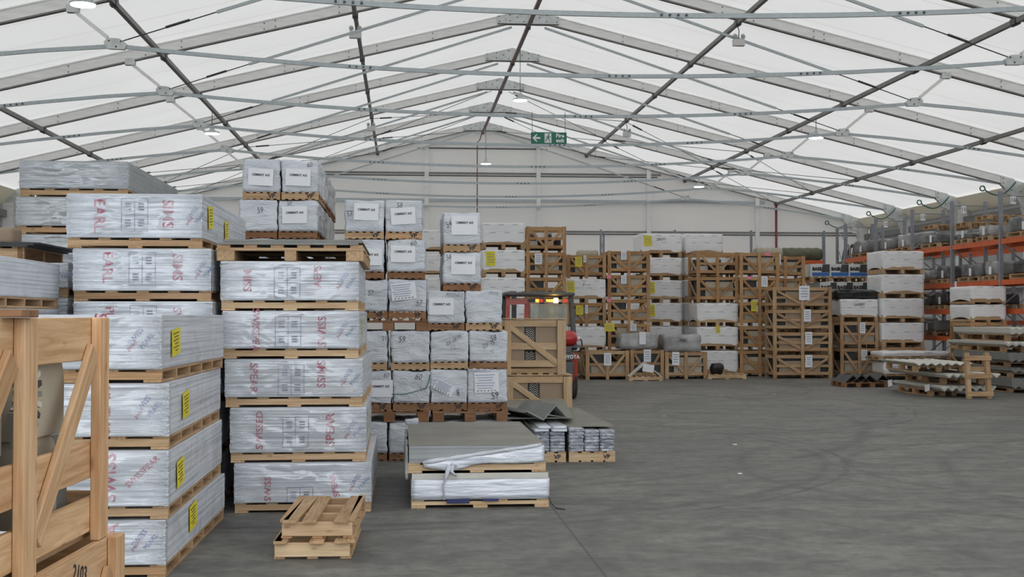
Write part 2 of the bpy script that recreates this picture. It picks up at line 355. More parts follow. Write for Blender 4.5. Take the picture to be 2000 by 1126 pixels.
def crumple(w, d, h, r=.03, amp=.012, seed=0, seg=.07, fr=5.0, arch=0, open_bottom=False, sag=0, top_slump=0, ridge=1.0, maxseg=22, edge=0):
    """rounded box on z 0..h, centred in x and y, with folds"""
    def mk():
        nx, ny, nz = [max(4, min(maxseg, int(q/seg))) for q in (w, d, h)]
        bm = bmesh.new(); vd = {}
        def V(i, j, k):
            key = (i, j, k)
            if key not in vd: vd[key] = bm.verts.new(((i/nx*2-1)*w/2, (j/ny*2-1)*d/2, k/nz*h))
            return vd[key]
        for i in range(nx):
            for j in range(ny):
                bm.faces.new([V(i,j,nz), V(i+1,j,nz), V(i+1,j+1,nz), V(i,j+1,nz)])
                if not open_bottom: bm.faces.new([V(i,j,0), V(i,j+1,0), V(i+1,j+1,0), V(i+1,j,0)])
        for i in range(nx):
            for k in range(nz):
                bm.faces.new([V(i,0,k), V(i+1,0,k), V(i+1,0,k+1), V(i,0,k+1)])
                bm.faces.new([V(i,ny,k), V(i,ny,k+1), V(i+1,ny,k+1), V(i+1,ny,k)])
        for j in range(ny):
            for k in range(nz):
                bm.faces.new([V(0,j,k), V(0,j,k+1), V(0,j+1,k+1), V(0,j+1,k)])
                bm.faces.new([V(nx,j,k), V(nx,j+1,k), V(nx,j+1,k+1), V(nx,j,k+1)])
        off = Vector((seed*7.3, seed*3.1, seed*5.7)); rr = min(r, w/2.1, d/2.1, h/2.1)
        for (i, j, k), vv in vd.items():
            p = vv.co.copy(); c = Vector((p.x, p.y, p.z-h/2))
            q = Vector((max(-w/2+rr, min(w/2-rr, c.x)), max(-d/2+rr, min(d/2-rr, c.y)), max(-h/2+rr, min(h/2-rr, c.z))))
            dd = (c-q); nrm = dd.normalized() if dd.length > 1e-6 else Vector((0,0,0)); c = q + nrm*rr
            s_ = noise.noise((p*fr + off)); s2 = noise.noise(Vector((p.x*fr*.8+p.z*fr*1.7, p.y*fr, p.z*fr*1.6-p.x*fr*.5))+off*1.3)
            fold = (1-abs(s2)*2.2)*ridge
            c += nrm*amp*(s_*.9 + fold*.55 - .9)
            if edge:
                ee = math.exp(-min(w/2-abs(p.x), d/2-abs(p.y))/.03-max(0, 0)) * math.exp(-max(w/2-abs(p.x), d/2-abs(p.y))/.09)
                c += nrm*edge*ee*noise.noise(Vector((p.z*38, p.x*9, p.y*9))+off)
            z = c.z+h/2
            if k == 0 and not open_bottom: z = 0
            if arch: 
                zz = arch*max(0, math.cos(PI*p.x/w)) if 0 < i < nx else 0
                zy = arch*max(0, math.cos(PI*p.y/d)) if 0 < j < ny else 0
                a = zz if (j in (0, ny)) else (zy if i in (0, nx) else 0)
                z = a + z/h*(h-a)
            if top_slump: z -= top_slump*(z/h)**2*(.5+.5*noise.noise(p*1.7+off*2))
            vv.co = Vector((c.x, c.y, z))
        order = list(vd.items()); bm.verts.index_update()
        cn = [0.0]*len(bm.verts); fn = [0.0]*len(bm.verts)
        for (i, j, k), vv in order:
            px_ = (i/nx*2-1)*w/2; fn[vv.index] = 1.0 if j in (0, ny) else 0.0
            cn[vv.index] = math.exp(-(w/2-abs(px_))/.055) if j in (0, ny) else 0.0
        me = bpy.data.meshes.new('wrapped_body'); bm.to_mesh(me); bm.free()
        for nm_, vals in (('corner', cn), ('front', fn)):
            at_ = me.attributes.new(nm_, 'FLOAT', 'POINT'); at_.data.foreach_set('value', vals)
        for p in me.polygons: p.use_smooth = True
        return me
    return cached(('cr', round(w,2), round(d,2), round(h,3), r, amp, seed, arch, open_bottom, top_slump, fr, maxseg, edge, ridge), mk)
# ------------------------------------------------------------------ pallets
def pallet(parent, w, d, h, kind='mid', nd=5, ns=3, nb=4, dw=.1, td=.02, ts=.02, split=True, vp=None, name='pallet', seed=0):
    """bearers run across (x); deck boards and skids run back (y)"""
    hb = h - td - ts
    def boards(n, z0, z1, ww):
        out = []
        for i in range(n):
            x = -w/2+ww/2 + (w-ww)*i/(n-1); out.append((x, z0, z1, ww))
        return out
    if split:
        p = obj(name, cached(('pb0', round(w,3), round(d,3), round(h,3), td), lambda: MB().box(-w/2, w/2, -d/2, -d/2+.045, ts, ts+hb).mesh(name)), wd(kind, 'x'), parent, bevel=.003)
        for i in range(1, nb):
            y = -d/2 + (d-.045)*i/(nb-1)
            obj('bearer', cached(('pb', round(w,3), round(hb,3)), lambda: MB().box(-w/2, w/2, 0, .045, 0, hb).mesh('bearer')), wd(kind, 'x'), p, loc=(0, y, ts))
        for x, z0, z1, ww in boards(nd, h-td, h, dw):
            obj('deck_board', cached(('pd', round(ww,3), round(d,3), td), lambda: MB().box(-ww/2, ww/2, -d/2-.006, d/2, 0, td).mesh('deck_board')), wd(kind, 'y'), p, loc=(x, 0, z0))
        for x, z0, z1, ww in boards(ns, 0, ts, dw*1.15):
            obj('skid_board', cached(('ps', round(ww,3), round(d,3), ts), lambda: MB().box(-ww/2, ww/2, -d/2-.006, d/2, 0, ts).mesh('skid_board')), wd(kind, 'y'), p, loc=(x, 0, 0))
    else:
        def mk():
            m = MB()
            for i in range(nb):
                y = -d/2 + (d-.045)*i/(nb-1); m.box(-w/2, w/2, y, y+.045, ts, ts+hb)
            for x, z0, z1, ww in boards(nd, h-td, h, dw): m.box(x-ww/2, x+ww/2, -d/2-.004, d/2, z0, z1)
            for x, z0, z1, ww in boards(ns, 0, ts, dw): m.box(x-ww/2, x+ww/2, -d/2-.004, d/2, z0, z1)
            return m.mesh(name)
        p = obj(name, cached(('pm', round(w,3), round(d,3), round(h,3), nd, ns, nb, dw), mk), wd(kind, 'x'), parent)
    if vp: text('stencil', vp, .07, ink, p, (w/2-.10, -d/2-.008, ts+hb/2), bold=.002)
    return p
def block_pallet_mesh(w, d, h, nx=3, top_n=6):
    """euro style: blocks, boards across the front"""
    m = MB(); t = .02
    for i in range(nx):
        x = -w/2+.06+(w-.12)*i/(nx-1)
        for y in (-d/2+.05, 0, d/2-.05): m.box(x-.06, x+.06, y-.05, y+.05, t, h-2*t)
    for y in (-d/2+.05, 0, d/2-.05): m.box(-w/2, w/2, y-.05, y+.05, h-2*t, h-t)
    for i in range(top_n):
        x = -w/2+.05+(w-.1)*i/(top_n-1); m.box(x-.045, x+.045, -d/2, d/2, h-t, h)
    for i in range(nx):
        x = -w/2+.06+(w-.12)*i/(nx-1); m.box(x-.05, x+.05, -d/2, d/2, 0, t)
    return m.mesh('pallet')
def block_pallet(w, d, h, kind, parent=None, nx=3, top_n=6, name='pallet'):
    return obj(name, cached(('bp', round(w,2), round(d,2), round(h,2), nx, top_n), lambda: block_pallet_mesh(w, d, h, nx, top_n)), wd(kind, 'x'), parent)
# ------------------------------------------------------------------ the tent hall
X0 = 3.3665; YG = 54.3; BAY = 5.0; ZB0 = 9.767; SL = .2425; RD = .28; RH = 16.72
XL, XR = X0-17.05, X0+17.05; YF = -.7
zb = lambda r: ZB0 - SL*abs(r)
ZE = zb(17.05)+RD
struct('floor', MB().box(-60, 70, -40, 60, -.2, 0), floor_m)
def thick_quad(name, pts, off, m):
    o = [Vector(p) for p in pts]; q = [p+Vector(off) for p in o]; n = len(o)
    mb = MB(); mb.add(o+q, [tuple(range(n)), tuple(reversed(range(n, 2*n)))]+[(i, n+i, n+(i+1)%n, (i+1)%n) for i in range(n)])
    return struct(name, mb, m)
mb = MB()
zr = ZB0+RD
for s in (-1, 1):
    mb.add([(X0, YF, zr), (X0+s*17.05, YF, ZE), (X0+s*17.05, YG+.15, ZE), (X0, YG+.15, zr)], [(0,1,2,3)])
struct('ceiling', mb, roof_m)
# gable wall (far)
gy = YG+.02
mb = MB(); poly = [(XL, 0), (XR, 0), (XR, ZE), (X0, zr), (XL, ZE)]
mb.prism(poly, 'y', gy, gy+.12)
struct('wall_back', mb, wall_m)
pm = MB()
for x in (X0-12.0, X0-7.2, X0-2.4, X0+2.4, X0+7.2, X0+12.0):
    pm.box(x-.09, x+.09, gy-.16, gy, 0, zb(x-X0)+.02)
struct('trim_2', pm, alu)
def clipx(z): return (16.9 if z < ZE-.35 else (ZB0-z)/SL)
for i, (z, hh, m) in enumerate([(8.99,.13,alu),(7.82,.07,alu_dk),(6.66,.11,galv),(5.34,.07,alu_dk),(2.6,.07,alu_dk)]):
    e = clipx(z+hh); struct('trim_%d' % (3+i), MB().box(X0-e, X0+e, gy-.10, gy, z-hh/2, z+hh/2), m)
mb = MB()
for z in (7.82, 5.34, 8.99):
    e = clipx(z+.1); mb.box(X0-e, X0+e, gy-.012, gy, z-.13, z-.085)
struct('trim_8', mb, steel)  # dark strips drawn below the wall rails as their shadow
# side walls
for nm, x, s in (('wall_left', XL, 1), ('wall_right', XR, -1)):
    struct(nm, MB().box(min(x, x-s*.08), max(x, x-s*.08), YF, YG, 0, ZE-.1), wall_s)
for i, (x, s) in enumerate(((XL, 1), (XR, -1))):
    mb = MB()
    for z in (1.2, 2.6, 4.0): mb.box(min(x, x+s*.08), max(x, x+s*.08), YF, YG, z-.05, z+.05)
    struct('trim_%d' % (9+i), mb, alu_dk)
# portal frames
NTH = ['first', 'second', 'third', 'fourth', 'fifth', 'sixth', 'seventh', 'eighth', 'ninth', 'tenth']
def rafter_mesh(s):
    m = MB(); w = .06
    def seg(y0, y1, d0, d1, ra=.5, rb=16.2):
        m.add([(s*ra, y, zb(ra)+d) for y in (y0, y1) for d in (d0, d1)] + [(s*rb, y, zb(rb)+d) for y in (y0, y1) for d in (d0, d1)],
              [(0,1,3,2), (4,6,7,5), (0,4,5,1), (2,3,7,6), (0,2,6,4), (1,5,7,3)])
    seg(-w*.75, w*.75, .03, .26); seg(-w, w, .25, .279)
    return m.mesh('rafter')
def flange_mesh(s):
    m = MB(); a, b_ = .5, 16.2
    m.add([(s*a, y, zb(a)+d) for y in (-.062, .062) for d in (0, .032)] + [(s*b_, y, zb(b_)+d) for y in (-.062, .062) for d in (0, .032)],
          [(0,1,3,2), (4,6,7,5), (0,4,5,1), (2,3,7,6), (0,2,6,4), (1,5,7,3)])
    return m.mesh('shaded_flange')
def bolt_mesh(pts, r=.014, t=.014):
    m = MB()
    for x, z in pts: m.tube([(x, -.07, z), (x, -.07-t, z)], r, 6)
    return m.mesh('bolt_pattern')
FR = []
for k in range(0, 10):
    y = YG-BAY*k-(.1 if k == 0 else 0)
    lab = 'white roof frame at the grey gable wall with galvanised apex plate' if k == 0 else 'aluminium roof frame with galvanised apex plate, %s frame in front of the gable wall' % NTH[k-1]
    t = thing('roof_frame', lab, 'roof frame', (X0, y, 0), group='roof frames')
    for s in (-1, 1):
        o = obj('rafter', cached(('raf', s), lambda: rafter_mesh(s)), alu, t)
        obj('shaded_flange', cached(('rfl', s), lambda: flange_mesh(s)), alu_dk, t)  # bottom flange, coloured dark to paint the rafter's shaded underside
        obj('bolt_pattern', cached(('rb', s), lambda: bolt_mesh([(s*r, zb(r)+dz) for r in (4.1, 4.85, 8.4, 9.2, 12.45, 13.2, 2.6, 6.3, 6.55, 10.9) for dz in (.07, .2)], .016)), steel, o)
        col = obj('column', cached(('col', s), lambda: MB().box(s*16.55-.0 if s > 0 else -16.9, 16.9 if s > 0 else -16.55, -.09, .09, 0, 5.55).mesh('column')), alu, t)
        obj('base_plate', cached(('colb', s), lambda: MB().box(s*16.72-.28, s*16.72+.28, -.2, .2, 0, .02).mesh('base_plate')), galv_pl, col)
        # haunch: curved knee plate
        def hk():
            pts = [(s*15.75, zb(15.75)-.01), (s*15.9, zb(15.75)-.16)]
            for i in range(7):
                a = i/6; pts.append((s*(15.95+.58*math.sin(a*PI/2)), 5.62-.85*(1-math.cos(a*PI/2))))
            pts += [(s*16.92, 4.77), (s*17.0, zb(17.0)+.2), (s*15.75, zb(15.75)+.26)]
            return MB().prism(pts, 'y', -.075, .075).mesh('knee_plate')
        kn = obj('knee_plate', cached(('kn', s), hk), galv_pl, t)
        obj('bolt_pattern', cached(('kb', s), lambda: bolt_mesh([(s*15.82, zb(15.82)+.05), (s*15.82, zb(15.82)+.2), (s*16.1, 5.75), (s*16.4, 5.7), (s*16.6, 5.3), (s*16.8, 5.3), (s*16.8, 4.9)], .02)), steel, kn)
    ap = obj('apex_plate', cached('apex', lambda: MB().prism([(-.82, 9.647), (.82, 9.647), (.88, zb(.88)+.3), (0, ZB0+.29), (-.88, zb(.88)+.3)], 'y', -.075, .075).mesh('apex_plate')), galv_pl, t)
    obj('bolt_pattern', cached('apb', lambda: bolt_mesh([(s*x, z) for s in (-1, 1) for x, z in ((.78, 9.70), (.8, 9.84), (.5, 9.72), (.5, 9.88), (.12, 9.7), (.12, 9.95), (.3, 9.82))], .018)), steel, ap)
    obj('flange', cached('apf', lambda: MB().box(-.84, .84, -.085, .085, 9.632, 9.647).mesh('flange')), steel, ap)
    for s in (-1, 1):
        if k < 8:
            gp = obj('strut_plate', cached(('sp', s), lambda: MB().box(s*9.55-.11, s*9.55+.11, -.075, .075, zb(9.55)-.07, zb(9.55)+.08).mesh('strut_plate')), galv_pl, t)
# purlins
for r in (0, -4.4885, 4.4885, -8.8, 8.8, -12.84, 12.84):
    z = zb(r)-.055 if r else 9.58
    side = 'left' if r < 0 else 'right'
    nm = {0: 'dark ridge purlin running along the top of the roof under the apex plates', 4.4885: 'dark purlin nearest the ridge on the %s roof slope' % side,
          8.8: 'dark middle purlin on the %s roof slope' % side, 12.84: 'dark lowest purlin on the %s roof slope' % side}[abs(r)]
    t = thing('purlin', nm, 'purlin', (X0+r, 0, z), group='roof purlins')
    obj('purlin_tube', MB().box(-.045, .045, 9.3, YG-.2, -.05, .05), alu_dk, t)
    for k in range(0, 10):
        obj('clamp', cached('clamp', lambda: MB().box(-.065, .065, -.10, .10, -.065, .062).box(-.02, .02, -.13, .13, -.085, -.05).mesh('clamp')), steel, t, loc=(0, YG-BAY*k-(.1 if k == 0 else 0), 0))
# eave beams and cream valances on the right and left
for s, side in ((-1, 'left'), (1, 'right')):
    bm_ = MB().box(XR-.3 if s > 0 else XL+.15, XR-.15 if s > 0 else XL+.3, 9, YG, 5.05, 5.28)
    tag(obj('eave_beam', bm_, alu_dk), 'grey eave beam running along the %s wall above the rack' % side, 'beam')
    for k in range(0, 6 if s > 0 else 4):
        y1 = YG-BAY*k-.16; y0 = y1-BAY+.32
        if k == 0: y1 -= .1
        m = MB(); nn = 16; pr = []
        for i in range(nn+1):
            y = y0+(y1-y0)*i/nn; sg = .10*math.sin(PI*i/nn)+.02*math.sin(i*2.1)
            pr.append((y, sg))
        vs = []; 
        for y, sg in pr:
            for (x, z) in ((17.0, 5.94), (16.42, 5.97), (16.46, 5.92), (16.72, 5.70-sg*.5), (16.97, 5.50-sg*.4), (17.0, 5.56-sg*.4)): vs.append((X0+s*x, y, z-.02))
        fs = [(i*6+j, i*6+6+j, i*6+7+j, i*6+1+j) for i in range(nn) for j in range(5)] + [(i*6+5, i*6+11, i*6+6, i*6) for i in range(nn)] + [(0,1,2,3,4,5), tuple(nn*6+j for j in range(6))]
        m.add(vs, fs)
        tag(obj('eave_valance', m, cream), 'cream fabric valance at the %s eave, %s bay from the gable wall' % (side, NTH[k]), 'valance', 'cream valances along the %s eave' % side)
# king ties
def tie_pts():
    pts = [(-15.85, 5.95)]
    for i in range(5): a = (i+1)/5; pts.append((-15.85+7.1*a, 5.95+(6.77-5.95)*(1-(1-a)**1.25)))
    for i in range(1, 17): a = i/16; x = -8.75+17.5*a; pts.append((x, 6.77-.42*(1-(x/8.75)**2)))
    for i in range(5): a = 1-(i+1)/5; pts.append((15.85-7.1*a, 5.95+(6.77-5.95)*(1-(1-a)**1.25)))
    return pts
TP = tie_pts()
def zt(r):
    for (a, za), (b_, zb_) in zip(TP, TP[1:]):
        if a <= r <= b_: return za+(zb_-za)*(r-a)/(b_-a)
    return 6.3
def mk_tie():
    m = MB()
    for a, b_ in zip(TP, TP[1:]): m.beam((a[0], 0, a[1]), (b_[0], 0, b_[1]), .045, .075)
    return m.mesh('tie_bar')
def mk_bolts():
    m = MB()
    for c in (-4.4, 4.4, -12.3, 12.3, 0.6):
        for j in range(4): m.tube([(c+j*.13, -.022, zt(c+j*.13)), (c+j*.13, -.045, zt(c+j*.13))], .022, 6)
    return m.mesh('bolt_pattern')
tie0 = None
for k in range(0, 8):
    y = YG-BAY*k-(.25 if k == 0 else 0)
    t = thing('roof_tie', 'sagging galvanised tie bar spanning below the %s' % ('roof frame at the gable wall' if k == 0 else '%s roof frame in front of the gable wall' % NTH[k-1]), 'tie bar', (X0, y, 0), group='roof ties')
    b0 = obj('tie_bar', cached('tie', mk_tie), galv, t)
    obj('bolt_pattern', cached('tieb', mk_bolts), steel, b0)
    for s in (-1, 1):
        obj('node_plate', cached(('np', s), lambda: MB().prism([(s*8.90, 6.71), (s*8.60, 6.70), (s*8.55, 6.80), (s*8.68, 6.90), (s*8.92, 6.92), (s*8.98, 6.82)], 'y', -.05, .05).mesh('node_plate')), galv_pl, t)
        obj('bolt_pattern', cached(('npb', s), lambda: MB().tube([(s*8.66, -.05, 6.85), (s*8.66, -.065, 6.85)], .018, 6).tube([(s*8.88, -.05, 6.86), (s*8.88, -.065, 6.86)], .018, 6).tube([(s*8.75, -.05, 6.75), (s*8.75, -.065, 6.75)], .018, 6).mesh('bolt_pattern')), steel, t)
        obj('strut', cached(('st', s), lambda: MB().beam((s*8.92, 0, 6.93), (s*9.5, 0, zb(9.5)-.07), .07, .07).mesh('strut')), alu, t)
        obj('hanger_bar', cached(('hb', s), lambda: MB().beam((s*.45, 0, 9.56), (s*6.9, 0, 7.45), .035, .06).mesh('hanger_bar')), galv, t)
        rd = obj('tension_rod', cached(('tr', s), lambda: MB().tube([(s*6.9, 0, 7.45), (s*8.66, 0, 6.86)], .012, 6).mesh('tension_rod')), steel, t)
        obj('turnbuckle', cached(('tb', s), lambda: MB().tube([(s*7.4, 0, 7.29), (s*7.85, 0, 7.14)], .026, 6).mesh('turnbuckle')), steel, rd)
# wire crosses between the frames of the two far bays
n_ = 0
for k in (0, 1):
    ya, yb = YG-BAY*k-.3, YG-BAY*(k+1)+.1
    for r0, r1 in ((-12.84, -8.8), (-8.8, -4.4885), (-4.4885, -.3), (.3, 4.4885), (4.4885, 8.8), (8.8, 12.84)):
        m = MB(); za, zb_ = zb(r0)-.08, zb(r1)-.08
        m.tube([(X0+r0, ya, za), (X0+r1, yb, zb_)], .011, 5); m.tube([(X0+r1, ya, zb_-.02), (X0+r0, yb, za-.02)], .011, 5)
        for a, b_, q in (((X0+r0, ya, za), (X0+r1, yb, zb_), .06), ((X0+r1, ya, zb_-.02), (X0+r0, yb, za-.02), .84)):
            a = Vector(a); b_ = Vector(b_); m.tube([a.lerp(b_, q), a.lerp(b_, q+.09)], .03, 6)
        tag(obj('wire_cross', m, steel), 'crossed bracing wires in the %s bay from the gable wall, %s panel from the left' % (NTH[k], NTH[n_ % 6]), 'bracing wire', 'wire crosses'); n_ += 1
# red conduit under the ridge and down the gable, second red pipe
pts = []
for k in range(7, -1, -1):
    y = YG-BAY*k; pts += [(X0-.07, y-4.6, 9.47), (X0-.07, y-.5, 9.47), (X0-.07, y-.12, 9.50)]
    if k: pts += [(X0-.02, y-.12, 9.95), (X0-.02, y+.1, 9.55)] if False else [(X0-.07, y+.2, 9.47)]
cx = xat(932, YG-.2, 400)
pts = [p for p in pts if p[1] < YG-.4] + [(X0-.06, YG-.45, 9.5), (cx+.1, YG-.45, 9.2), (cx, YG-.3, 9.1), (cx, YG-.2, 8.9), (cx, YG-.2, .2)]
tag(obj('red_conduit', MB().tube(pts, .02, 8), redpipe, smooth=True), 'dark red conduit along the ridge dropping down the gable wall', 'conduit')
cx = xat(1516, YG-.2, 430)
tag(obj('red_standpipe', MB().tube([(cx, YG-.2, .1), (cx, YG-.2, zb(cx-X0)-.1)], .055, 10), redpipe, smooth=True), 'dark red vertical pipe on the right half of the gable wall', 'pipe')
# green hoses with loops at right knees
for k in range(0, 5):
    y = YG-BAY*k-.13; pts = []
    x0, z0 = X0+15.3, zb(15.3)-.22
    for i in range(13): a = i/12*2*PI; pts.append((x0-.20+.08*math.cos(a), y, z0-.05+.08*math.sin(a)))
    for i in range(9): a = i/8; pts.append((x0-.1+1.0*a, y-.02, z0-.12-.20*math.sin(a*PI)+.28*a*a))
    tag(obj('green_hose', MB().tube(pts, .022, 6), green_h, smooth=True), 'green hose looped at the right knee of the %s' % ('gable wall frame' if k == 0 else '%s frame before the gable wall' % NTH[k-1]), 'hose', 'green hoses at the right eave')
for k in (2, 3):
    y = YG-BAY*k+1.5; pts = [(X0+16.79, y+.9*(i/10), 5.07-.45*math.sin(PI*i/10)) for i in range(11)]
    tag(obj('hanging_hose', MB().tube(pts, .022, 6), green_h, smooth=True), 'short green hose hanging in a loop under the right eave beam, %s' % ('farther one' if k == 2 else 'nearer one'), 'hose', 'hanging green hoses')
# high bay lamps
def highbay(x, y, z, ztop, lab):
    t = thing('pendant_lamp', lab, 'lamp', (x, y, z), group='round pendant lamps')
    obj('lamp_housing', cached('lh', lambda: MB().lathe([(.02, .20), (.05, .19), (.07, .09), (.10, .06), (.20, .025), (.225, 0), (.22, -.015)], 24).mesh('lamp_housing')), galv, t, smooth=True)
    obj('diffuser', cached('ld', lambda: MB().lathe([(.21, -.018), (.205, -.035), (.1, -.045)], 24).mesh('diffuser')), lamp_e, t)
    obj('hanging_wire', MB().tube([(0, 0, .2), (0, 0, ztop-z)], .010, 5), steel, t)
for px, X, z, zt_, lab in [(160, -5.43, 7.0, 7.6, 'round lit pendant lamp at the top left corner above the nearest frames'), (414, -5.43, 6.9, 7.6, 'round lit pendant lamp under the left middle purlin above the board stacks'),
        (1016, 3.37, 8.0, 9.5, 'round lit pendant lamp under the ridge just above the fire exit sign'), (949, 3.37, 8.0, 9.5, 'round lit pendant lamp under the ridge in front of the gable wall'),
        (1594, 12.17, 7.0, 7.6, 'round lit pendant lamp under the right middle purlin beside a node plate'), (1365, 12.17, 7.07, 7.6, 'small lit pendant lamp low on the right before the gable wall')]:
    r = ray(px, 300); y = X/r[0]*r[1]; highbay(X+(.0), y, z, zt_, lab)
def spots(x, y, z, ztop, lab):
    t = thing('emergency_twin_spot', lab, 'emergency light', (x, y, z), group='twin spot emergency lights')
    obj('battery_box', cached('eb', lambda: MB().box(-.14, .14, -.06, .06, -.16, .0).mesh('battery_box')), white_pl, t, bevel=.01)
    for s in (-1, 1):
        h = obj('spot_head', cached(('eh', s), lambda: MB().tube([(s*.09, -.06, .05), (s*.10, -.01, .085), (s*.10, .06, .09)], [.055, .052, .03], 12).mesh('spot_head')), white_pl, t)
        obj('lens', cached(('el', s), lambda: MB().tube([(s*.09, -.062, .048), (s*.09, -.068, .046)], .045, 12).mesh('lens')), galv, h)
    obj('hanging_cable', MB().tube([(0, 0, 0), (.01, 0, .2), (-.02, 0, .3), (0, 0, ztop-z)], .012, 5), steel, t)
for px, X, z, lab in [(694, -1.12, 8.26, 'white twin spot emergency light under left purlin, nearest the camera'), (725, -1.12, 8.17, 'small far twin spot emergency light on the left purlin'),
        (1443, 7.86, 8.22, 'white twin spot emergency light under right purlin, nearest the camera'), (1224, 7.86, 8.2, 'small far twin spot emergency light right of the fire exit sign')]:
    r = ray(px, 150); y = X/r[0]*r[1]; spots(X, y, z, 8.62, lab)
# fire exit sign
p = at(1072, 269.5, 29.3-.12); t = thing('fire_exit_sign', 'green hanging fire exit sign with white arrow and running figure', 'exit sign', (p.x, p.y, p.z))
bd = obj('sign_board', MB().box(-.415, .415, 0, .02, -.135, .135), sign_gr, t)
a = MB(); y_ = -.004
def flat(m, pts): n = len(pts); m.add([(x, y_, z) for x, z in pts]+[(x, 0, z) for x, z in pts], [tuple(range(n)), tuple(reversed(range(n, 2*n)))]+[(i, n+i, n+(i+1)%n, (i+1)%n) for i in range(n)])
flat(a, [(-.385, 0), (-.30, .085), (-.262, .085), (-.315, .022), (-.20, .022), (-.20, -.022), (-.315, -.022), (-.262, -.085), (-.30, -.085)])
obj('arrow', a, sign_wh, bd)
a = MB(); flat(a, [(-.10, -.11), (.06, -.11), (.06, .11), (-.10, .11)]); obj('doorway_symbol', a, sign_wh, bd)
a = MB(); y_ = -.008
def limb(a, p, q, w): a.beam((p[0], y_, p[1]), (q[0], y_, q[1]), .003, w, up=(0, 0, 1))
a.tube([(-.005, y_-.001, .075), (-.005, y_+.001, .075)], .018, 10)
for p_, q_, w_ in [((-.01,.05),(-.02,-.01),.03), ((-.012,.045),(-.055,.03),.013), ((-.055,.03),(-.07,-.002),.012), ((-.01,.045),(.03,.015),.013), ((.03,.015),(.045,.035),.012), ((-.018,-.005),(-.06,-.03),.017), ((-.06,-.03),(-.085,-.085),.015), ((-.02,-.005),(.015,-.045),.017), ((.015,-.045),(.012,-.095),.015)]: limb(a, p_, q_, w_)
obj('running_figure', a, sign_gr, bd)
text('lettering', 'Fire', .125, sign_wh, bd, (.26, -.004, .055), bold=.004); text('lettering', 'exit', .125, sign_wh, bd, (.26, -.004, -.055), bold=.004)
for s in (-1, 1): obj('hanging_wire', MB().tube([(s*.385, .01, .135), (s*.385, .08, .62)], .006, 5), steel, t)
# ------------------------------------------------------------------ big board bales (left)
def board_bale(px0, px1, pyt, pyb, Y, depth, label, prints=(), labels=(), group=None, kind='mid', hp=.088, rz=0, film=True, X=None, w=None, z=None, h=None, dx=0, ssplit=True, packm=None, sidem=True, vp=None):
    """front face given by its corners in the photograph at depth Y; z bottom/top include the pallet"""
    if X is None:
        a, b_ = at(px0, pyb, Y), at(px1, pyb, Y); X = (a.x+b_.x)/2; w = b_.x-a.x
    if z is None: z = zat(pyb, Y); h = zat(pyt, Y)-z
    t = thing('board_bale', label, 'pallet of boards', (X+dx, Y+depth/2, z), rz, group)
    pallet(t, w-.02, depth-.06, hp, kind, nd=5, ns=3, nb=6, dw=.10, td=.018, ts=.018, split=ssplit, vp=vp)
    hb = h-hp-.004; pk = MB()
    pk.box(-w/2+.006, w/2-.006, -depth/2+.006, depth/2-.006, hp, hp+hb)
    pack = obj('board_pack', pk, packm or pack_m, t, bevel=.004)
    if film:
        me = crumple(w+.006, depth+.006, hb+.004, .02, .004, int(X*10) % 5, .012, 9.0, maxseg=34, edge=.012)
        obj('stretch_film', me, film_c, t, loc=(0, 0, hp-.004))
    fy = -depth/2+.002
    for (s, size, u, v, rot, m, sx) in prints:
        text('printed_lettering', s, size, m, pack, (-w/2+u*w, fy-.001, hp+v*hb), rot, bold=size*.012, sx=sx)
    for (u, v, lw, lh, rr) in labels:    # yellow sheets on the right side
        c = card_on('yellow_sheet', lw, lh, yellow, pack, (w/2+.006, -depth/2+u*depth, hp+v*hb), rr, 'right')
        for j, wd_ in enumerate((.7, .5, .62, .4, .66, .3)): card_on('print_mark', lw*wd_, lh*.03, ink, c, (0, 0, 0), 0).matrix_local = Matrix.Translation((lw*(.04*(j % 2)-.05), lh*(.34-.13*j), .0025))
    return t, pack, w, hb, hp, depth, fy
def icon_grid(pack, w, hb, hp, fy, u, v, cw, ch, nx=2, ny=2, m=None):
    m = m or ink_gr; g = MB(); t_ = .004
    x0 = -w/2+u*w-cw*nx/2; z0 = hp+v*hb-ch*ny/2
    for i in range(nx+1): g.box(x0+i*cw-t_/2, x0+i*cw+t_/2, fy-.003, fy, z0, z0+ch*ny)
    for j in range(ny+1): g.box(x0, x0+nx*cw, fy-.003, fy, z0+j*ch-t_/2, z0+j*ch+t_/2)
    for i in range(nx):
        for j in range(ny):
            cx, cz = x0+(i+.5)*cw, z0+(j+.5)*ch
            for q in range(3): g.box(cx-cw*.22, cx+cw*.22, fy-.003, fy, cz-ch*.22+q*ch*.17, cz-ch*.22+q*ch*.17+ch*.09)
    obj('icon_print', g, m, pack)
UP = PI/2; DN = -PI/2
def logo(u, v, big=1):   # the slanted blue and red stamp near the right corner
    return [('SWISS', .05*big, u, v+.10, .9, ink_blue, 1), ('PEARL', .045*big, u+.06, v+.02, .9, ink_blue, 1), ('pearl', .04*big, u-.02, v-.06, .8, ink_red, 1)]
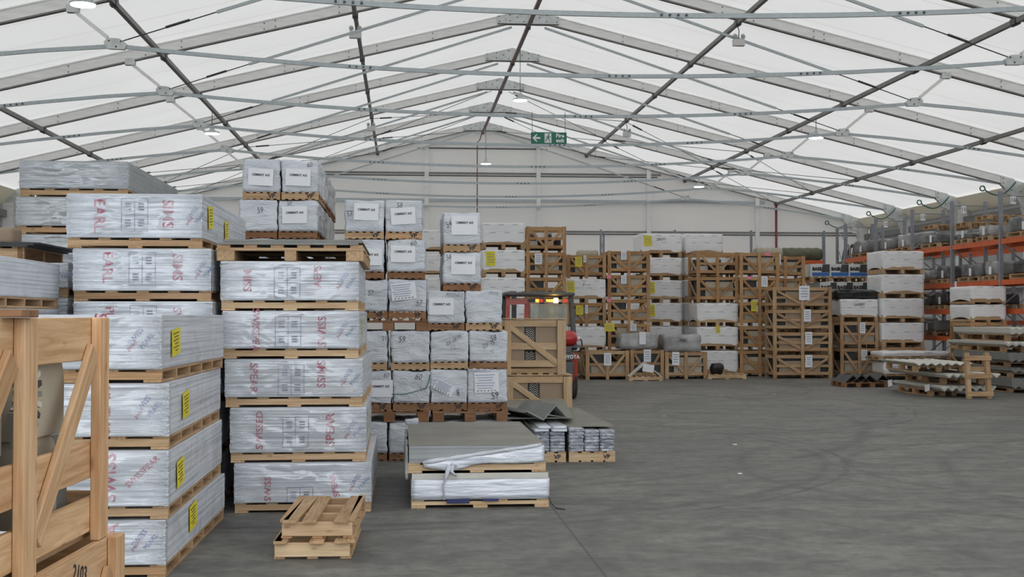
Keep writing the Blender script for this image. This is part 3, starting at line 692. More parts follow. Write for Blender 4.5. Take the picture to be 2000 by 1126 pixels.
# centre left stack (shrink wrapped, five bales, a pallet of grey sheets on top)
SC = 'the tall stack in front of the white bags'
rows = [(427, 700, 511, 606), (433, 702, 606, 698), (440, 712, 698, 791), (447, 715, 791, 897), (457, 727, 897, 1000)]
pr = [[('4SSIM', .10, .20, .5, UP, ink_red, 1), ('AEPS', .09, .70, .62, UP, ink_red, 1)], [('SWISSPEA', .085, .245, .5, DN, ink_red, 1), ('SWISS', .10, .73, .45, UP, ink_red, 1)],
      [('SPEAR', .095, .21, .5, DN, ink_red, 1), ('SSIMS', .10, .70, .6, UP, ink_red, 1)], [('SWISSED', .085, .22, .5, UP, ink_red, 1), ('SPEAR', .105, .735, .5, UP, ink_red, 1)],
      [('SWISS', .08, .25, .35, UP, ink_red, 1), ('SPEAR', .075, .73, .42, UP+.25, ink_red, 1)]]
pr[0][0] = ('SSIM', .10, .20, .5, UP, ink_red, 1)
zs = [0] + [zat(r[2], 11.2) for r in reversed(rows)]
for i, (a, b_, t_, q) in enumerate(rows):
    zb_, zt_ = zs[4-i], zs[5-i]; pa, pb = xat(a, 11.15), xat(b_, 11.15)
    r = board_bale(0, 0, 0, 0, 11.15, 2.5, 'film-wrapped bale of cement boards, %s under the deep pallet' % ORD[i], pr[i]+logo(.88, .45),
                   [(.3, .5, .10, .22, .1)] if i in (1, 3) else [], 'bales in the tall stack before the white bags', 'pale', X=(pa+pb)/2+.0, w=pb-pa, z=zb_, h=zt_-zb_, rz=R(-.4)*((i % 3)-1))
    icon_grid(r[1], r[2], r[3], r[4], r[6], .48, .45 if i != 4 else .2, .11, .13, 2, 2 if i != 4 else 1)
z = zs[5]; Xc = (xat(425, 11.15)+xat(707, 11.15))/2
t = thing('slatted_pallet', 'deep wooden pallet on top of the tall stack in front of the white bags', 'pallet', (Xc, 11.15+1.1, z))
wP = 1.26; hP = zat(480, 11.15)-z
p_ = obj('block', MB().box(-wP/2, -wP/2+.15, -1.1, 1.1, .0, hP-.05), wd('mid', 'y'), t)
obj('block', MB().box(-.05, .05, -1.1, 1.1, 0, hP-.05), wd('mid', 'y'), t); obj('block', MB().box(wP/2-.15, wP/2, -1.1, 1.1, 0, hP-.05), wd('mid', 'y'), t)
for i in range(3): obj('cross_board', MB().box(-wP/2-.005, wP/2+.005, -1.105+i*1.03, -1.105+i*1.03+.14, hP-.05, hP-.025), wd('mid', 'x'), t)
for i in range(6): obj('deck_board', MB().box(-.055, .055, -1.11, 1.1, hP-.025, hP), wd('mid', 'y'), t, loc=(-wP/2+.06+i*(wP-.12)/5, 0, 0))
zz = z+hP
for i, (th, ins, dpt) in enumerate([(.018, .0, 2.25), (.012, .02, 2.2), (.016, -.01, 2.3)]):
    tag(obj('cement_board', MB().box(-.6+ins, .6+ins, 0, dpt, 0, th), slate, loc=(Xc+.02*i-.01, 11.12, zz), bevel=.002), 'large flat grey cement board lying on the deep pallet, %s sheet' % ['lowest', 'middle', 'topmost'][i], 'board', 'loose grey boards on the deep pallet'); zz += th
# second stack behind on the left
SB = 'the stack left of the tall white-bag columns'
rows = [(127, 395, 383, 487), (140, 413, 487, 588), (142, 416, 588, 690)]
pr = [[('EARL', .13, .24, .5, DN, ink_red, 1), ('SIMS', .13, .74, .55, DN, ink_red, 1)], [('EARL', .12, .25, .55, DN, ink_red, 1), ('SIMS', .12, .75, .55, DN, ink_red, 1)], [('PEARL', .10, .26, .5, DN, ink_red, 1), ('SWISS', .10, .74, .5, DN, ink_red, 1)]]
Y_ = 11.05; zt = [zat(383, Y_), zat(487, Y_), zat(588, Y_)]; low = zt[2]
n = 4; zt += [low*(n-1-i)/n for i in range(n)]
xs = [(127, 395), (140, 413), (142, 416), (141, 414), (144, 416), (142, 416)]
for i in range(6):
    pa, pb = xat(xs[i][0], Y_), xat(xs[i][1], Y_)
    r = board_bale(0, 0, 0, 0, Y_, 3.0, 'wrapped board bale, %s in the six-high stack behind the nearest' % ORD[i],
                   (pr[i] if i < 3 else [])+(logo(.92, .45) if i < 3 else []), [(.14, .55, .26, .20, .1), (.48, .42, .24, .18, .1)] if i == 0 else [], 'six-high bale stack behind the nearest bales', 'mid', X=(pa+pb)/2, w=pb-pa, z=zt[i+1] if i < 5 else 0, h=zt[i]-(zt[i+1] if i < 5 else 0), packm=pack_m, ssplit=i < 3)
    if i < 3: icon_grid(r[1], r[2], r[3], r[4], r[6], .50, .52, .11, .14)
# near stack (left of the centre one)
Y_ = 8.45; zt = [zat(613, Y_), zat(741, Y_)-.01, zat(872, Y_), zat(1005, Y_), 0]
pr = [[('SWISS', .11, .68, .62, UP+0, ink_red, 1)], [('SPEAR', .115, .66, .5, UP, ink_red, 1)], [('SWISS', .12, .69, .52, UP, ink_red, 1), ('SWISSPEAR', .055, .86, .62, .75, ink_red, 1)], [('SPEA', .12, .72, .5, UP, ink_red, 1)]]
xr = [326, 329, 331, 333]
for i in range(4):
    pb = xat(xr[i], Y_); pa = pb-1.22
    board_bale(0, 0, 0, 0, Y_, 2.5, 'board bale with yellow side sheet, %s of the nearest stack' % ORD[i], pr[i]+(logo(.86, .5) if i != 2 else []),
               [([.17, .25, .16][i], .48, .28, .18, .08)] if i < 3 else [(.38, .6, .28, .18, .08)], 'nearest four-high bale stack', 'mid', X=(pa+pb)/2, w=1.22, z=zt[i+1], h=zt[i]-zt[i+1], rz=R([-1.2, .5, .2, -.8][i]))
# stack far left, white bale on top overlooks the crate
Xr = xat(117, 11.2)
zt = [zat(515, 11.2, 117), zat(603, 11.2, 117)]; zt += [zt[1]*(3-i)/4 for i in range(4)]
for i in range(5):
    board_bale(0, 0, 0, 0, 8.75, 2.45, 'white wrapped bale behind the big crate, %s of the leftmost stack' % ORD[i], [], [], 'leftmost bale stack behind the crate', 'mid', X=Xr-.625, w=1.25, z=zt[i+1], h=zt[i]-zt[i+1], ssplit=i == 0)
Xr = xat(133, 11.4); zt = [zat(512, 11.4, 117), zat(580, 11.4, 117)]; zt += [zt[1]*(3-i)/4 for i in range(4)]
for i in range(5):
    board_bale(0, 0, 0, 0, 11.4, 2.45, 'white bale mostly hidden behind the leftmost stack, %s there' % ORD[i], [('SWISS', .06, .96, .5, 0, ink_blue, 1)] if i == 0 else [], [], 'bales right behind the leftmost stack', 'mid', X=Xr-.6, w=1.2, z=zt[i+1], h=zt[i]-zt[i+1], ssplit=False)
zt0 = zt[0]; Xq = xat(42, 11.5)
t = thing('slatted_pallet', 'dark-sided wooden pallet at the left edge holding thin dark sheets', 'pallet', (Xq-.55, 12.2, zt0)); 
pallet(t, 1.1, 1.3, .15, 'mid', nd=6, ns=3, nb=3, td=.02, ts=.02); obj('side_board', MB().box(.5, .54, -.66, .64, .02, .15), wd('brown', 'y'), t)
for i in range(3): tag(obj('thin_sheet', MB().box(-.56, .60+.03*i, -.72, .66, 0, .012), slate_dk, loc=(Xq-.55+.02*i, 12.2, zt0+.151+.014*i), rot=(0, R(1.0), 0)), 'thin dark sheet on the pallet at the left edge, %s' % ['lowest', 'middle', 'uppermost'][i], 'sheet', 'dark sheets at the left edge')
tag(obj('cardboard_box', crumple(.24, .3, .16, .02, .006, 2), card, loc=(Xq-.42, 12.4, zt0+.21)), 'small torn cardboard box on the dark sheets at the left edge', 'box')
# highest grey bales at the back left
Y_ = 14.15; pts = [(34, 248, 322, 390), (28, 248, 390, 461), (22, 245, 461, 532)]
zt = [zat(322, Y_), zat(390, Y_), zat(461, Y_), zat(532, Y_)]; zt += [zt[3]*(4-i)/5 for i in range(5)]
for i in range(8):
    q = pts[min(i, 2)]; pa, pb = xat(q[0], Y_), xat(q[1], Y_)
    board_bale(0, 0, 0, 0, Y_, 3.1, 'dull grey wrapped bale, %s of the highest board stack' % ORD[i], [], [], 'highest grey bale stack at the back left', 'mid', X=(pa+pb)/2, w=pb-pa, z=zt[i+1] if i < 7 else 0, h=zt[i]-(zt[i+1] if i < 7 else 0), packm=pack_grey, ssplit=False)
# ------------------------------------------------------------------ near crates (left foreground)
def box_obj(name, dims, m, parent, loc, rot=None, bevel=0, label=None):
    a = [round(v, 3) for v in dims]
    me = cached(('bx', tuple(a), name), lambda: MB().box(-a[0]/2, a[0]/2, -a[1]/2, a[1]/2, -a[2]/2, a[2]/2).mesh(name))
    return obj(name, me, m, parent, loc=loc, rot=rot, bevel=bevel, label=label)
def plank(name, a, b, w, th, m, parent, nrm=(0, -1, 0), bevel=0):
    """board from a to b, w wide, th thick along nrm; grain along the board"""
    a = Vector(a); b = Vector(b); L = round((b-a).length, 3); ux = (b-a).normalized(); uy = Vector(nrm).normalized(); uz = ux.cross(uy)
    me = cached(('pl', L, w, th, name), lambda: MB().box(-L/2, L/2, -th/2, th/2, -w/2, w/2).mesh(name))
    o = obj(name, me, m, parent, bevel=bevel); M = Matrix((ux, uy, uz)).transposed().to_4x4(); M.translation = (a+b)/2; o.matrix_local = M; return o
def near_crate(x, y, z, L, wdt, H, rz, label, lid):
    """long side runs along local y, the face towards +x is the one seen; origin at the far right bottom corner"""
    t = thing('wooden_crate', label, 'crate', (x, y, z), rz, 'large timber crates at the left edge')
    B = .004; K = 'near'
    for i, yy in enumerate((-.035, -L/2, -L+.035)):
        box_obj('corner_post', (.035, .10 if i != 1 else .11, H), wd(K, 'z'), t, (.018, yy-.02, H/2), bevel=B)
        box_obj('corner_post', (.035, .10, H), wd(K, 'z'), t, (-wdt-.018, yy-.02, H/2), bevel=B)
    for zz, hh in ((H-.075, .15), (H*.36, .13), (H*.115, .12)):
        box_obj('side_rail', (.024, L, hh), wd(K, 'y'), t, (-.013, -L/2, zz), bevel=B)
        box_obj('side_rail', (.024, L, hh), wd(K, 'y'), t, (-wdt+.013, -L/2, zz), bevel=B)
    for s in (0, 1):
        y0 = -L/2*s-.12; y1 = -L/2*(s+1)+.08
        plank('diagonal_brace', (.012, y0, H-.12), (.012, y1, .10), .085, .022, wd(K, 'x'), t, (1, 0, 0), B)
    for yy in (-.013, -L+.013):
        for zz in (H-.075, H*.12): box_obj('end_rail', (wdt, .024, .14), wd(K, 'x'), t, (-wdt/2, yy, zz), bevel=B)
    for i in range(4): box_obj('floor_board', (wdt-.06, .12, .02), wd(K, 'x'), t, (-wdt/2, -.1-i*(L-.2)/3, .055), bevel=B)
    for i in range(3): box_obj('foot_bearer', (.08, L, .045), wd('mid', 'y'), t, (-.07-i*(wdt-.14)/2, -L/2, .0225), bevel=B)
    # cargo: a rolled cardboard sheet, corrugated sheets on edge
    yb_, H_ = -L*.5, H
    def arcq(cy_, cz_, r0, a0, a1, n=8): return [(cy_+r0*math.cos(a0+(a1-a0)*i/n), cz_+r0*math.sin(a0+(a1-a0)*i/n)) for i in range(n+1)]
    obj('curled_cardboard', MB().prism([(-.60, H*.50), (-.20, H*.50)] + arcq(-.36, H*.70, .16, 0, PI/2) + [(-.60, H*.70+.16)], 'x', -wdt+.1, -.06), card2, t, bevel=.004)
    obj('curled_cardboard', MB().prism([(-L+.1, H*.46), (-.70, H*.46)] + arcq(-.86, H*.62, .16, 0, PI/2) + [(-L+.1, H*.66+.16)], 'x', -wdt+.1, -.08), slate_lt, t, bevel=.004)
    for i in range(13):
        a = R(-75+12.5*i); c_ = Vector((-.045, -.69, H*.69)); d_ = Vector((0, math.cos(a), math.sin(a)))
        plank('ribbed_sheet_edge', c_+d_*.05, c_+d_*.165, .017, .05, [slate, slate_dk, slate_lt][i % 3], t, (1, 0, 0))
    obj('grey_board', MB().box(-wdt+.1, -.12, -.92, -.64, H*.14, H*.50), slate, t)
    obj('beige_panel', MB().prism([(-.52, H*.13), (-.24, H*.13)] + arcq(-.24-.10, H*.38, .10, 0, PI/2, 5) + [(-.52, H*.38+.10)], 'x', -wdt+.12, -.07), card2, t, bevel=.003)
    obj('grey_board', MB().box(-wdt+.1, -.1, -.20, -.05, H*.12, H*.48), slate, t)
    obj('grey_board', MB().box(-wdt+.1, -.14, -L+.08, -.95, H*.12, H*.42), slate_dk, t)
    bk_ = obj('inner_lining', MB().box(-wdt+.06, -wdt+.08, -L+.08, -.05, .08, H-.1), card, t)
    if lid:
        box_obj('lid_board', (wdt+.06, .14, .024), wd('brown', 'x'), t, (-wdt/2+.03, -L*.5-.1, H+.013), bevel=B)
        box_obj('lid_board', (wdt+.06, .12, .024), wd('brown', 'x'), t, (-wdt/2+.03, -L+.1, H+.013), bevel=B)
    return t
zlow = 1.7-(1028-617)*4.78/F; xf_ = xat(207, 4.72)
c_up = near_crate(xf_-.02, 4.72, zlow, 1.50, .95, 1.695-zlow, R(-4.3), 'large open timber crate with curled cardboard inside, upper one at the left edge', True)
c_lo = near_crate(xat(240, 4.80)-.02, 4.80, .0, 1.60, .95, zlow-.002, R(-4.3), 'large open timber crate, lower one under the crate at the left edge', False)
c_lo['label'] = 'large timber crate on the floor, lower one marked 2103 at the left edge'
text('handwriting', '2103', .075, ink, c_lo, (.026-.026+.001, -.40, zlow-.075), -.25, 'right', bold=.001)
text('handwriting', '4', .16, ink, c_up, (.002, -1.02, (1.695-zlow)-.09), .1, 'right')
# ------------------------------------------------------------------ white bagged bales
def bag(X, Y, z, w, d, h, label, n=0, paperspec=None, scr=(), vp=True, dirty=False, tilt=0, group='white bags on wooden skids', seed=0, kind='brown', hp=.088, blank=True, bow=False):
    t = thing('bagged_bale', label, 'wrapped bale', (X, Y+d/2, z), 0, group)
    pallet(t, w-.005, d-.02, hp, kind, nd=6, ns=6, nb=4, dw=.042, td=.014, ts=.012, split=False, vp='VP' if vp else None)
    body = obj('bag', crumple(w+.012, d-.004, h-hp+.004, .026, .017, seed, .03, 4.5, maxseg=32, ridge=1.6), bag_m2 if dirty else bag_m, t, loc=(0, 0, hp), rot=(0, R(tilt), 0))
    fy = -d/2-.009
    if paperspec:
        u, v, pw, ph, rr, kindp = paperspec
        c = card_on('paper_sheet', pw, ph, paper, body, ((u-.5)*w, fy, v*(h-hp)), rr)
        if kindp == 'C':
            o = obj('printed_name', text_mesh('CEMBRIT A/S', .036, 0, .0012), ink, c); o.location = (0, ph*.12, .004)
        else:
            for j in range(6):
                o = card_on('print_mark', pw*(.8-.1*(j % 3)), .006, ink_gr if j % 2 else ink_blue, c, (0, 0, 0)); o.matrix_local = Matrix.Translation((-.02, ph*(.38-.13*j), .004))
            for j in range(6):
                o = card_on('print_mark', .014, .010, ink, c, (0, 0, 0)); o.matrix_local = Matrix.Translation((pw*(-.36+.14*j), -ph*.40, .004))
    for s, u, v, sz, rr in scr: text('handwriting', s, sz, ink, body, ((u-.5)*w, fy-.002, v*(h-hp)), rr, shear=.2, sx=.75, bold=-.0012)
    return t
YB = 15.05; DB = 1.25
def pb_(px): return xat(px, YB)
def zb_at(py): return zat(py, YB)
# column data: x pixel ranges from top to bottom with y tops; last value is the bottom of the lowest
hidden = [(545, 622), (622, 645)]
def column(tag_, xs, ys, spec, Y=YB, dirty=False, dx=0, hide=None, seed0=0, dirt_rows=()):
    for i, (a, b_) in enumerate(xs):
        top, bot = ys[i]; zt_ = zat(top, Y); zb2 = zat(bot, Y) if bot < 897 else 0
        sp = spec.get(i, {})
        pa, pb2 = xat(a, YB), xat(b_, YB)
        lab = sp.get('l') or 'white bag, %s in %s' % (ORD[i], tag_)
        bag((pa+pb2)/2+dx, Y, zb2, pb2-pa-.004, DB-.02, zt_-zb2, lab, paperspec=sp.get('p'), scr=sp.get('s', ()), vp=sp.get('vp', i % 2 == 0), dirty=dirty, seed=(seed0+i*3) % 7, tilt=sp.get('t', 0), kind=sp.get('k', 'brown' if i % 3 else 'mid'))
PA = lambda u=.5, v=.5, r=0, k='C', w=.29, h=.20: (u, v, w, h, r, k)
ysA = [(315, 393), (393, 468), (468, 545), (545, 622), (645, 722), (722, 800), (822, 900)]
column('the leftmost white bag column', [(472, 547), (465, 541), (464, 540), (463, 540), (462, 539), (461, 539), (460, 538)], ysA,
       {0: dict(p=PA(.48, .45, -.05)), 1: dict(s=[('59', .55, .65, .10, .15)])}, seed0=1)
column('the column right of the leftmost white bags', [(548, 622), (542, 620), (541, 619), (541, 619), (540, 618), (540, 618), (539, 617)], ysA,
       {0: dict(p=PA(.45, .45, -.04), s=[('60', .75, .83, .09, .1)]), 1: dict(p=PA(.42, .52, .02), s=[('59', .28, .88, .08, .1)])}, seed0=2)
ysC = [(392, 468), (468, 545), (545, 622), (645, 722), (722, 800), (822, 900)]
column('the column just right of the tall board stack', [(672, 750), (674, 751), (681, 758), (680, 757), (689, 765), (681, 757)], ysC,
       {0: dict(p=PA(.55, .62, -.03), s=[('53', .12, .55, .09, .2)]), 1: dict(p=PA(.62, .45, 0)), 2: dict(s=[('57', .55, .55, .09, 0)]), 3: dict(s=[('59', .92, .75, .08, 0)]), 4: dict(p=PA(.72, .45), s=[('60', .86, .85, .09, 0)])}, seed0=3)
column('the column on the second EUR pallet', [(752, 825), (755, 831), (758, 833), (763, 840), (767, 841), (760, 836)], ysC,
       {0: dict(p=PA(.48, .50, .06), s=[('58', .38, .82, .09, .1)]), 1: dict(p=PA(.42, .55, 0), s=[('60', .68, .86, .10, .1)]), 2: dict(p=PA(.40, .62, .1, 'D'), s=[('57', .8, .25, .10, 0)]), 3: dict(s=[('59', .28, .72, .11, 0)]), 4: dict(s=[('60', .68, .80, .11, -.2)])}, seed0=4)
ysE = [(415, 492), (492, 568), (568, 645), (645, 720), (720, 800), (822, 900)]
column('the column rising two bags above its neighbour', [(865, 939), (865, 940), (834, 908), (840, 915), (840, 913), (842, 914)], ysE,
       {0: dict(p=PA(.57, .60, 0, 'C', .31, .23), s=[('54', .14, .62, .10, .5)], vp=True), 1: dict(p=PA(.53, .58, 0, 'C', .29, .22), s=[('54', .14, .82, .09, .3)], vp=True), 2: dict(p=PA(.38, .52), s=[('WISSNA/3', .72, .88, .06, -.05)]), 3: dict(s=[('DF 08 75', .62, .68, .07, .5), ('C1', .6, .45, .07, .3)]), 4: dict(s=[('8', .74, .30, .11, .3)], p=PA(.38, .45, -.5, 'B', .24, .13))}, seed0=5)
column('the column next to the crate with brown panels', [(909, 982), (916, 992), (913, 991), (915, 991)], [(566, 645), (645, 720), (718, 800), (822, 900)],
       {0: dict(s=[('SNOSI', .75, .9, .06, -.15)]), 1: dict(s=[('58', .62, .75, .10, .3), ('DF 75', .5, .55, .08, .35), ('C', .6, .35, .07, 0)]), 2: dict(p=PA(.48, .58, .02, 'D', .29, .24), s=[('59', .68, .2, .12, .2)])}, seed0=6)
# rear rows behind the second column (their dirty sides show)
for j in (1, 2):
    for i, (top, bot) in enumerate(ysA):
        zt_ = zb_at(top); zb2 = zb_at(bot) if bot < 897 else 0
        if i >= 2: pass
        pa, pb2 = pb_([548, 542, 541, 541, 540, 540, 539][i]), pb_([622, 620, 619, 619, 618, 618, 617][i])
        bag((pa+pb2)/2, YB+DB*j+.01, zb2, pb2-pa-.004, DB-.02, zt_-zb2, 'weathered white bag, %s, %s row behind the second column' % (ORD[i], ['', 'first', 'second'][j]), dirty=True, vp=False, seed=(i+j) % 5)
# EUR pallets between the layers
for (a, b_, zt_, zb2, lab) in [(462, 618, 622, 645, 'wooden pallet between the bag layers of the two leftmost columns'), (681, 835, 622, 645, 'wooden pallet between bag layers right of the board stack'),
        (462, 618, 800, 822, 'lower wooden pallet under the two leftmost white bag columns'), (683, 838, 798, 822, 'lower wooden pallet under bags right of the board stack'), (845, 992, 798, 822, 'wooden pallet under the two right white bag columns')]:
    t = thing('wooden_pallet', lab, 'pallet', ((pb_(a)+pb_(b_))/2, YB+DB/2, zb_at(zb2)), 0, 'pallets between bag layers')
    zt2 = zb_at(zt_); hh = zt2-zb_at(zb2)
    hh = max(.10, hh-.002); w_ = pb_(b_)-pb_(a)
    for i in range(3):
        x_ = -w_/2+.07+(w_-.14)*i/2
        for y_ in (-DB/2+.06, 0, DB/2-.06): box_obj('block', (.13, .11, hh-.045), wd('brown', 'x'), t, (x_, y_, (hh-.045)/2))
    for y_ in (-DB/2+.055, 0, DB/2-.055): box_obj('cross_board', (w_, .11, .022), wd('brown', 'x'), t, (0, y_, hh-.034))
    for i in range(7): box_obj('deck_board', (.07, DB, .022), wd('brown', 'y'), t, (-w_/2+.035+(w_-.07)*i/6, 0, hh-.011))
tag(obj('green_strap', MB().tube([(pb_(766), YB-.02, zb_at(768)), (pb_(790), YB-.022, zb_at(768)), (pb_(815), YB-.022, zb_at(762)), (pb_(832), YB-.022, zb_at(757)), (pb_(837), YB-.02, zb_at(746)), (pb_(840), YB-.01, zb_at(730))], .005, 6), green_h), 'loose green strap hanging across a white bag marked 60', 'strap')
# ------------------------------------------------------------------ crates, far rows
def crate(X, Y, z, w, d, h, label, kind='far', cargo='card', notes=(), group='slatted crates along the back', brace=True, mid=True, dark=False, left=True):
    """x centre, front face at Y"""
    t = thing('slatted_crate', label, 'crate', (X, Y+d/2, z), 0, group)
    th = .03; hb_ = .09; key = (round(w,2), round(d,2), round(h,3))
    for sx in (-1, 1):
        for sy in (-1, 1): box_obj('corner_post', (.10, th, h-.004), wd(kind, 'z'), t, (sx*(w/2-.05), sy*(d/2-th/2), h/2))
    if mid:
        for sy in (-1, 1): box_obj('centre_post', (.09, th, h-.004), wd(kind, 'z'), t, (0, sy*(d/2-th/2), h/2))
    for sy in (-1, 1):
        for zz, hh in ((h-.06, .09), (h*.52, .07), (hb_+.045, .08)):
            box_obj('rail', (w-.2, .022, hh), wd(kind, 'x'), t, (0, sy*(d/2-th-.006), zz))
    for sx in (-1, 1):
        for zz, hh in ((h-.06, .09), (hb_+.045, .08)):
            box_obj('side_rail', (.022, d-.07, hh), wd(kind, 'y'), t, (sx*(w/2-.016), 0, zz))
        if brace: plank('side_brace', (sx*(w/2-.012), d/2-.06, h-.08), (sx*(w/2-.012), -d/2+.08, hb_+.06), .06, .02, wd(kind, 'x'), t, (sx, 0, 0))
    if brace:
        for sx in (-1, 1): plank('diagonal_brace', (sx*(w/2-.13), -d/2+.014, h-.12), (sx*.05, -d/2+.014, hb_+.06), .065, .02, wd(kind, 'x'), t)
    box_obj('base_panel', (w-.08, d-.08, .02), wd('brown', 'y'), t, (0, 0, hb_))
    ci = {'card': card2, 'brown': card, 'dark': dark_in, 'box': film_grey, 'mix': card2}[cargo]
    hh = h-hb_-.10
    if cargo == 'mix':
        box_obj('boxed_cargo', (w*.78, d-.2, hh*.55), ci, t, (w*.03, 0, hb_+.012+hh*.275))
        box_obj('dark_infill', (w*.3, d-.25, hh*.4), dark_in, t, (-w*.2, 0, hb_+.016+hh*.75))
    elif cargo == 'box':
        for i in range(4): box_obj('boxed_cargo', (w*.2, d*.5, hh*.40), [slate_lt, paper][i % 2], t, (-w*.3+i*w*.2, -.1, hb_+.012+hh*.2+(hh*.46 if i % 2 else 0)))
        box_obj('dark_infill', (w*.84, d*.3, hh*.8), dark_in, t, (0, d*.2, hb_+.012+hh*.4))
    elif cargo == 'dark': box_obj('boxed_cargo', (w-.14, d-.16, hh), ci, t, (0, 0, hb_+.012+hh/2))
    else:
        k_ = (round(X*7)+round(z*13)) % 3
        box_obj('dark_infill', (w-.16, d-.26, hh*.98), dark_in, t, (0, .02, hb_+.012+hh*.49))  # near-black box behind the panel, seen as dark gaps around it
        box_obj('boxed_cargo', (w*[.60, .70, .66][k_], .03, hh*[.95, .80, .88][k_]), ci, t, (w*[.02, -.04, .05][k_], -d/2+.085, hb_+.014+hh*.475*[1, .84, .93][k_]))
    for kind_, u, v, pw, ph in notes:
        m = {'w': paper, 'y': yellow, 'p': pink}[kind_]
        c = card_on('paper_note' if kind_ == 'w' else 'yellow_note' if kind_ == 'y' else 'pink_note', pw, ph, m, t, ((u-.5)*w, -d/2-.004, v*h))
        if kind_ != 'p':
            for j in range(4): card_on('print_mark', pw*(.7-.12*(j % 2)), ph*.05, ink_gr, c, (0, 0, 0)).matrix_local = Matrix.Translation((0, ph*(.3-.18*j), .003))
    return t
def film_bale(X, Y, z, w, d, h, label, notes=(), group='white film bales along the back', seed=0, writing=None, ns=2, leftprint=False, hp=None):
    t = thing('film_bale', label, 'wrapped bale', (X, Y+d/2, z), 0, group)
    hp = hp or .15
    def mk():
        m = MB()
        for x in (-w/2+.06, 0, w/2-.06): m.box(x-.05, x+.05, -d/2+.01, d/2-.01, .0, hp-.04)
        m.box(-w/2+.01, w/2-.01, -d/2+.01, -d/2+.05, hp-.04, hp+.05); m.box(-w/2+.01, w/2-.01, d/2-.05, d/2-.01, hp-.04, hp+.05)
        m.box(-w/2+.01, w/2-.01, -d/2+.05, d/2-.05, hp-.04, hp-.02); return m.mesh('pallet')
    obj('pallet', cached(('fbp', round(w,2), round(d,2), round(hp,3)), mk), wd('mid', 'x'), t)
    zl = hp-.055; H = h-zl
    body = obj('printed_film', crumple(w, d, H-.006, .03, .010, seed, .07, 4.0, arch=min(.075, H*.2), open_bottom=True, maxseg=16), film_w, t, loc=(0, 0, zl))
    rr = random.Random(seed*7+int(w*100))
    rows_ = max(2, int(H/.17))
    for i in range(rows_):
        for j in range(3 if w > .8 else 1):
            u = (-.33+.33*j)*w+(.08 if i % 2 else -.06)*w; v = H*(.2+.68*i/max(1, rows_-1))
            if abs(u) < w*.42 and v > .13: text('printed_name', 'CEMBRIT', .040, ink_gr, body, (u, -d/2-.006, v), (rr.random()-.5)*.15)
    if writing: text('handwriting', writing, .11, ink, body, (0, -d/2-.008, H*.7), .05)
    for kind_, u, v, pw, ph in notes:
        m = {'w': paper, 'y': yellow}[kind_]
        c = card_on('yellow_note' if kind_ == 'y' else 'paper_note', pw, ph, m, body, ((u-.5)*w, -d/2-.009, v*H), .04)
        for j in range(4): card_on('print_mark', pw*.7, ph*.05, ink_gr, c, (0, 0, 0)).matrix_local = Matrix.Translation((0, ph*(.3-.18*j), .003))
    return t
YN = ('y', .18, .55, .20, .30)
def rowstack(px0, px1, Y, d, items, where, seed=0):
    """items: (kind, top y, options...) from the top down; last reaches the floor"""
    X = (xat(px0, Y)+xat(px1, Y))/2; w = xat(px1, Y)-xat(px0, Y)
    for i, it in enumerate(items):
        kind, ty = it[0], it[1]; op = it[2] if len(it) > 2 else {}
        z1 = zat(ty, Y); z0 = zat(items[i+1][1], Y) if i+1 < len(items) else 0
        dx = op.get('dx', 0); ww = w+op.get('dw', 0)
        lab = op.get('l') or '%s, %s in the stack %s' % ({'c': 'slatted crate', 'f': 'film bale'}[kind], ORD[i], where)
        if kind == 'c': crate(X+dx, Y, z0, ww, d, z1-z0-.004, lab, op.get('k', 'far'), op.get('g', 'card'), op.get('n', ()))
        else: film_bale(X+dx, Y, z0, ww, d, z1-z0-.004, lab, op.get('n', ()), seed=(seed+i) % 4, writing=op.get('wr'))
P_ = lambda u, v: ('w', u, v, .16, .24)
rowstack(822, 905, 36.2, 1.2, [('f', 448), ('f', 495), ('f', 541), ('f', 589), ('f', 637), ('f', 685)], 'behind the two raised white bags', 0)
rowstack(941, 1026, 31.6, 1.25, [('f', 433), ('f', 486, dict(n=[('y', .2, .6, .22, .36)])), ('f', 540), ('f', 592), ('f', 645), ('f', 698)], 'left of the tallest crates', 1)
rowstack(1028, 1106, 34.0, 1.1, [('c', 441, dict(g='box')), ('c', 491, dict(n=[('w', .3, .72, .2, .3)])), ('c', 540, dict(g='mix')), ('c', 590), ('c', 640), ('c', 689)], 'behind the forklift', 0)
rowstack(1107, 1184, 35.3, 1.1, [('c', 496, dict(n=[('y', .3, .7, .2, .28), ('w', .46, .82, .08, .2)])), ('f', 543, dict(n=[('y', .1, .6, .22, .3)], wr='F ~ l')), ('c', 590, dict(n=[('y', .32, .68, .2, .26), ('w', .5, .72, .08, .24)])), ('f', 637), ('c', 686)], 'right of the forklift beacon', 2)
rowstack(1187, 1270, 35.3, 1.1, [('c', 488, dict(n=[P_(.38, .8)])), ('c', 535, dict(n=[P_(.38, .8), ('p', .03, .9, .12, .1)])), ('c', 583, dict(n=[('p', .03, .95, .13, .1)], g='mix')), ('c', 631, dict(n=[('y', .04, .85, .28, .22), ('w', .6, .85, .18, .2)])), ('c', 683)], 'with pink and yellow notes', 1)
rowstack(1251, 1333, 36.6, 1.25, [('f', 453, dict(n=[('y', .18, .62, .24, .3)], wr='DOO')), ('f', 500), ('f', 545, dict(n=[('y', .26, .6, .2, .34)])), ('f', 590, dict(n=[('y', .26, .6, .2, .34)])), ('f', 636), ('f', 682)], 'with yellow notes near the middle', 3)
rowstack(1337, 1413, 37.1, 1.2, [('f', 453), ('f', 500), ('f', 545), ('f', 590), ('f', 636), ('f', 682)], 'behind the grey-box crate', 0)
rowstack(1361, 1443, 35.4, 1.1, [('c', 490, dict(g='box')), ('c', 538), ('f', 590, dict(l='white film bale directly under two slatted crates')), ('f', 637, dict(n=[('y', .5, .85, .12, .2)])), ('f', 684)], 'with grey boxes in its top crate', 2)
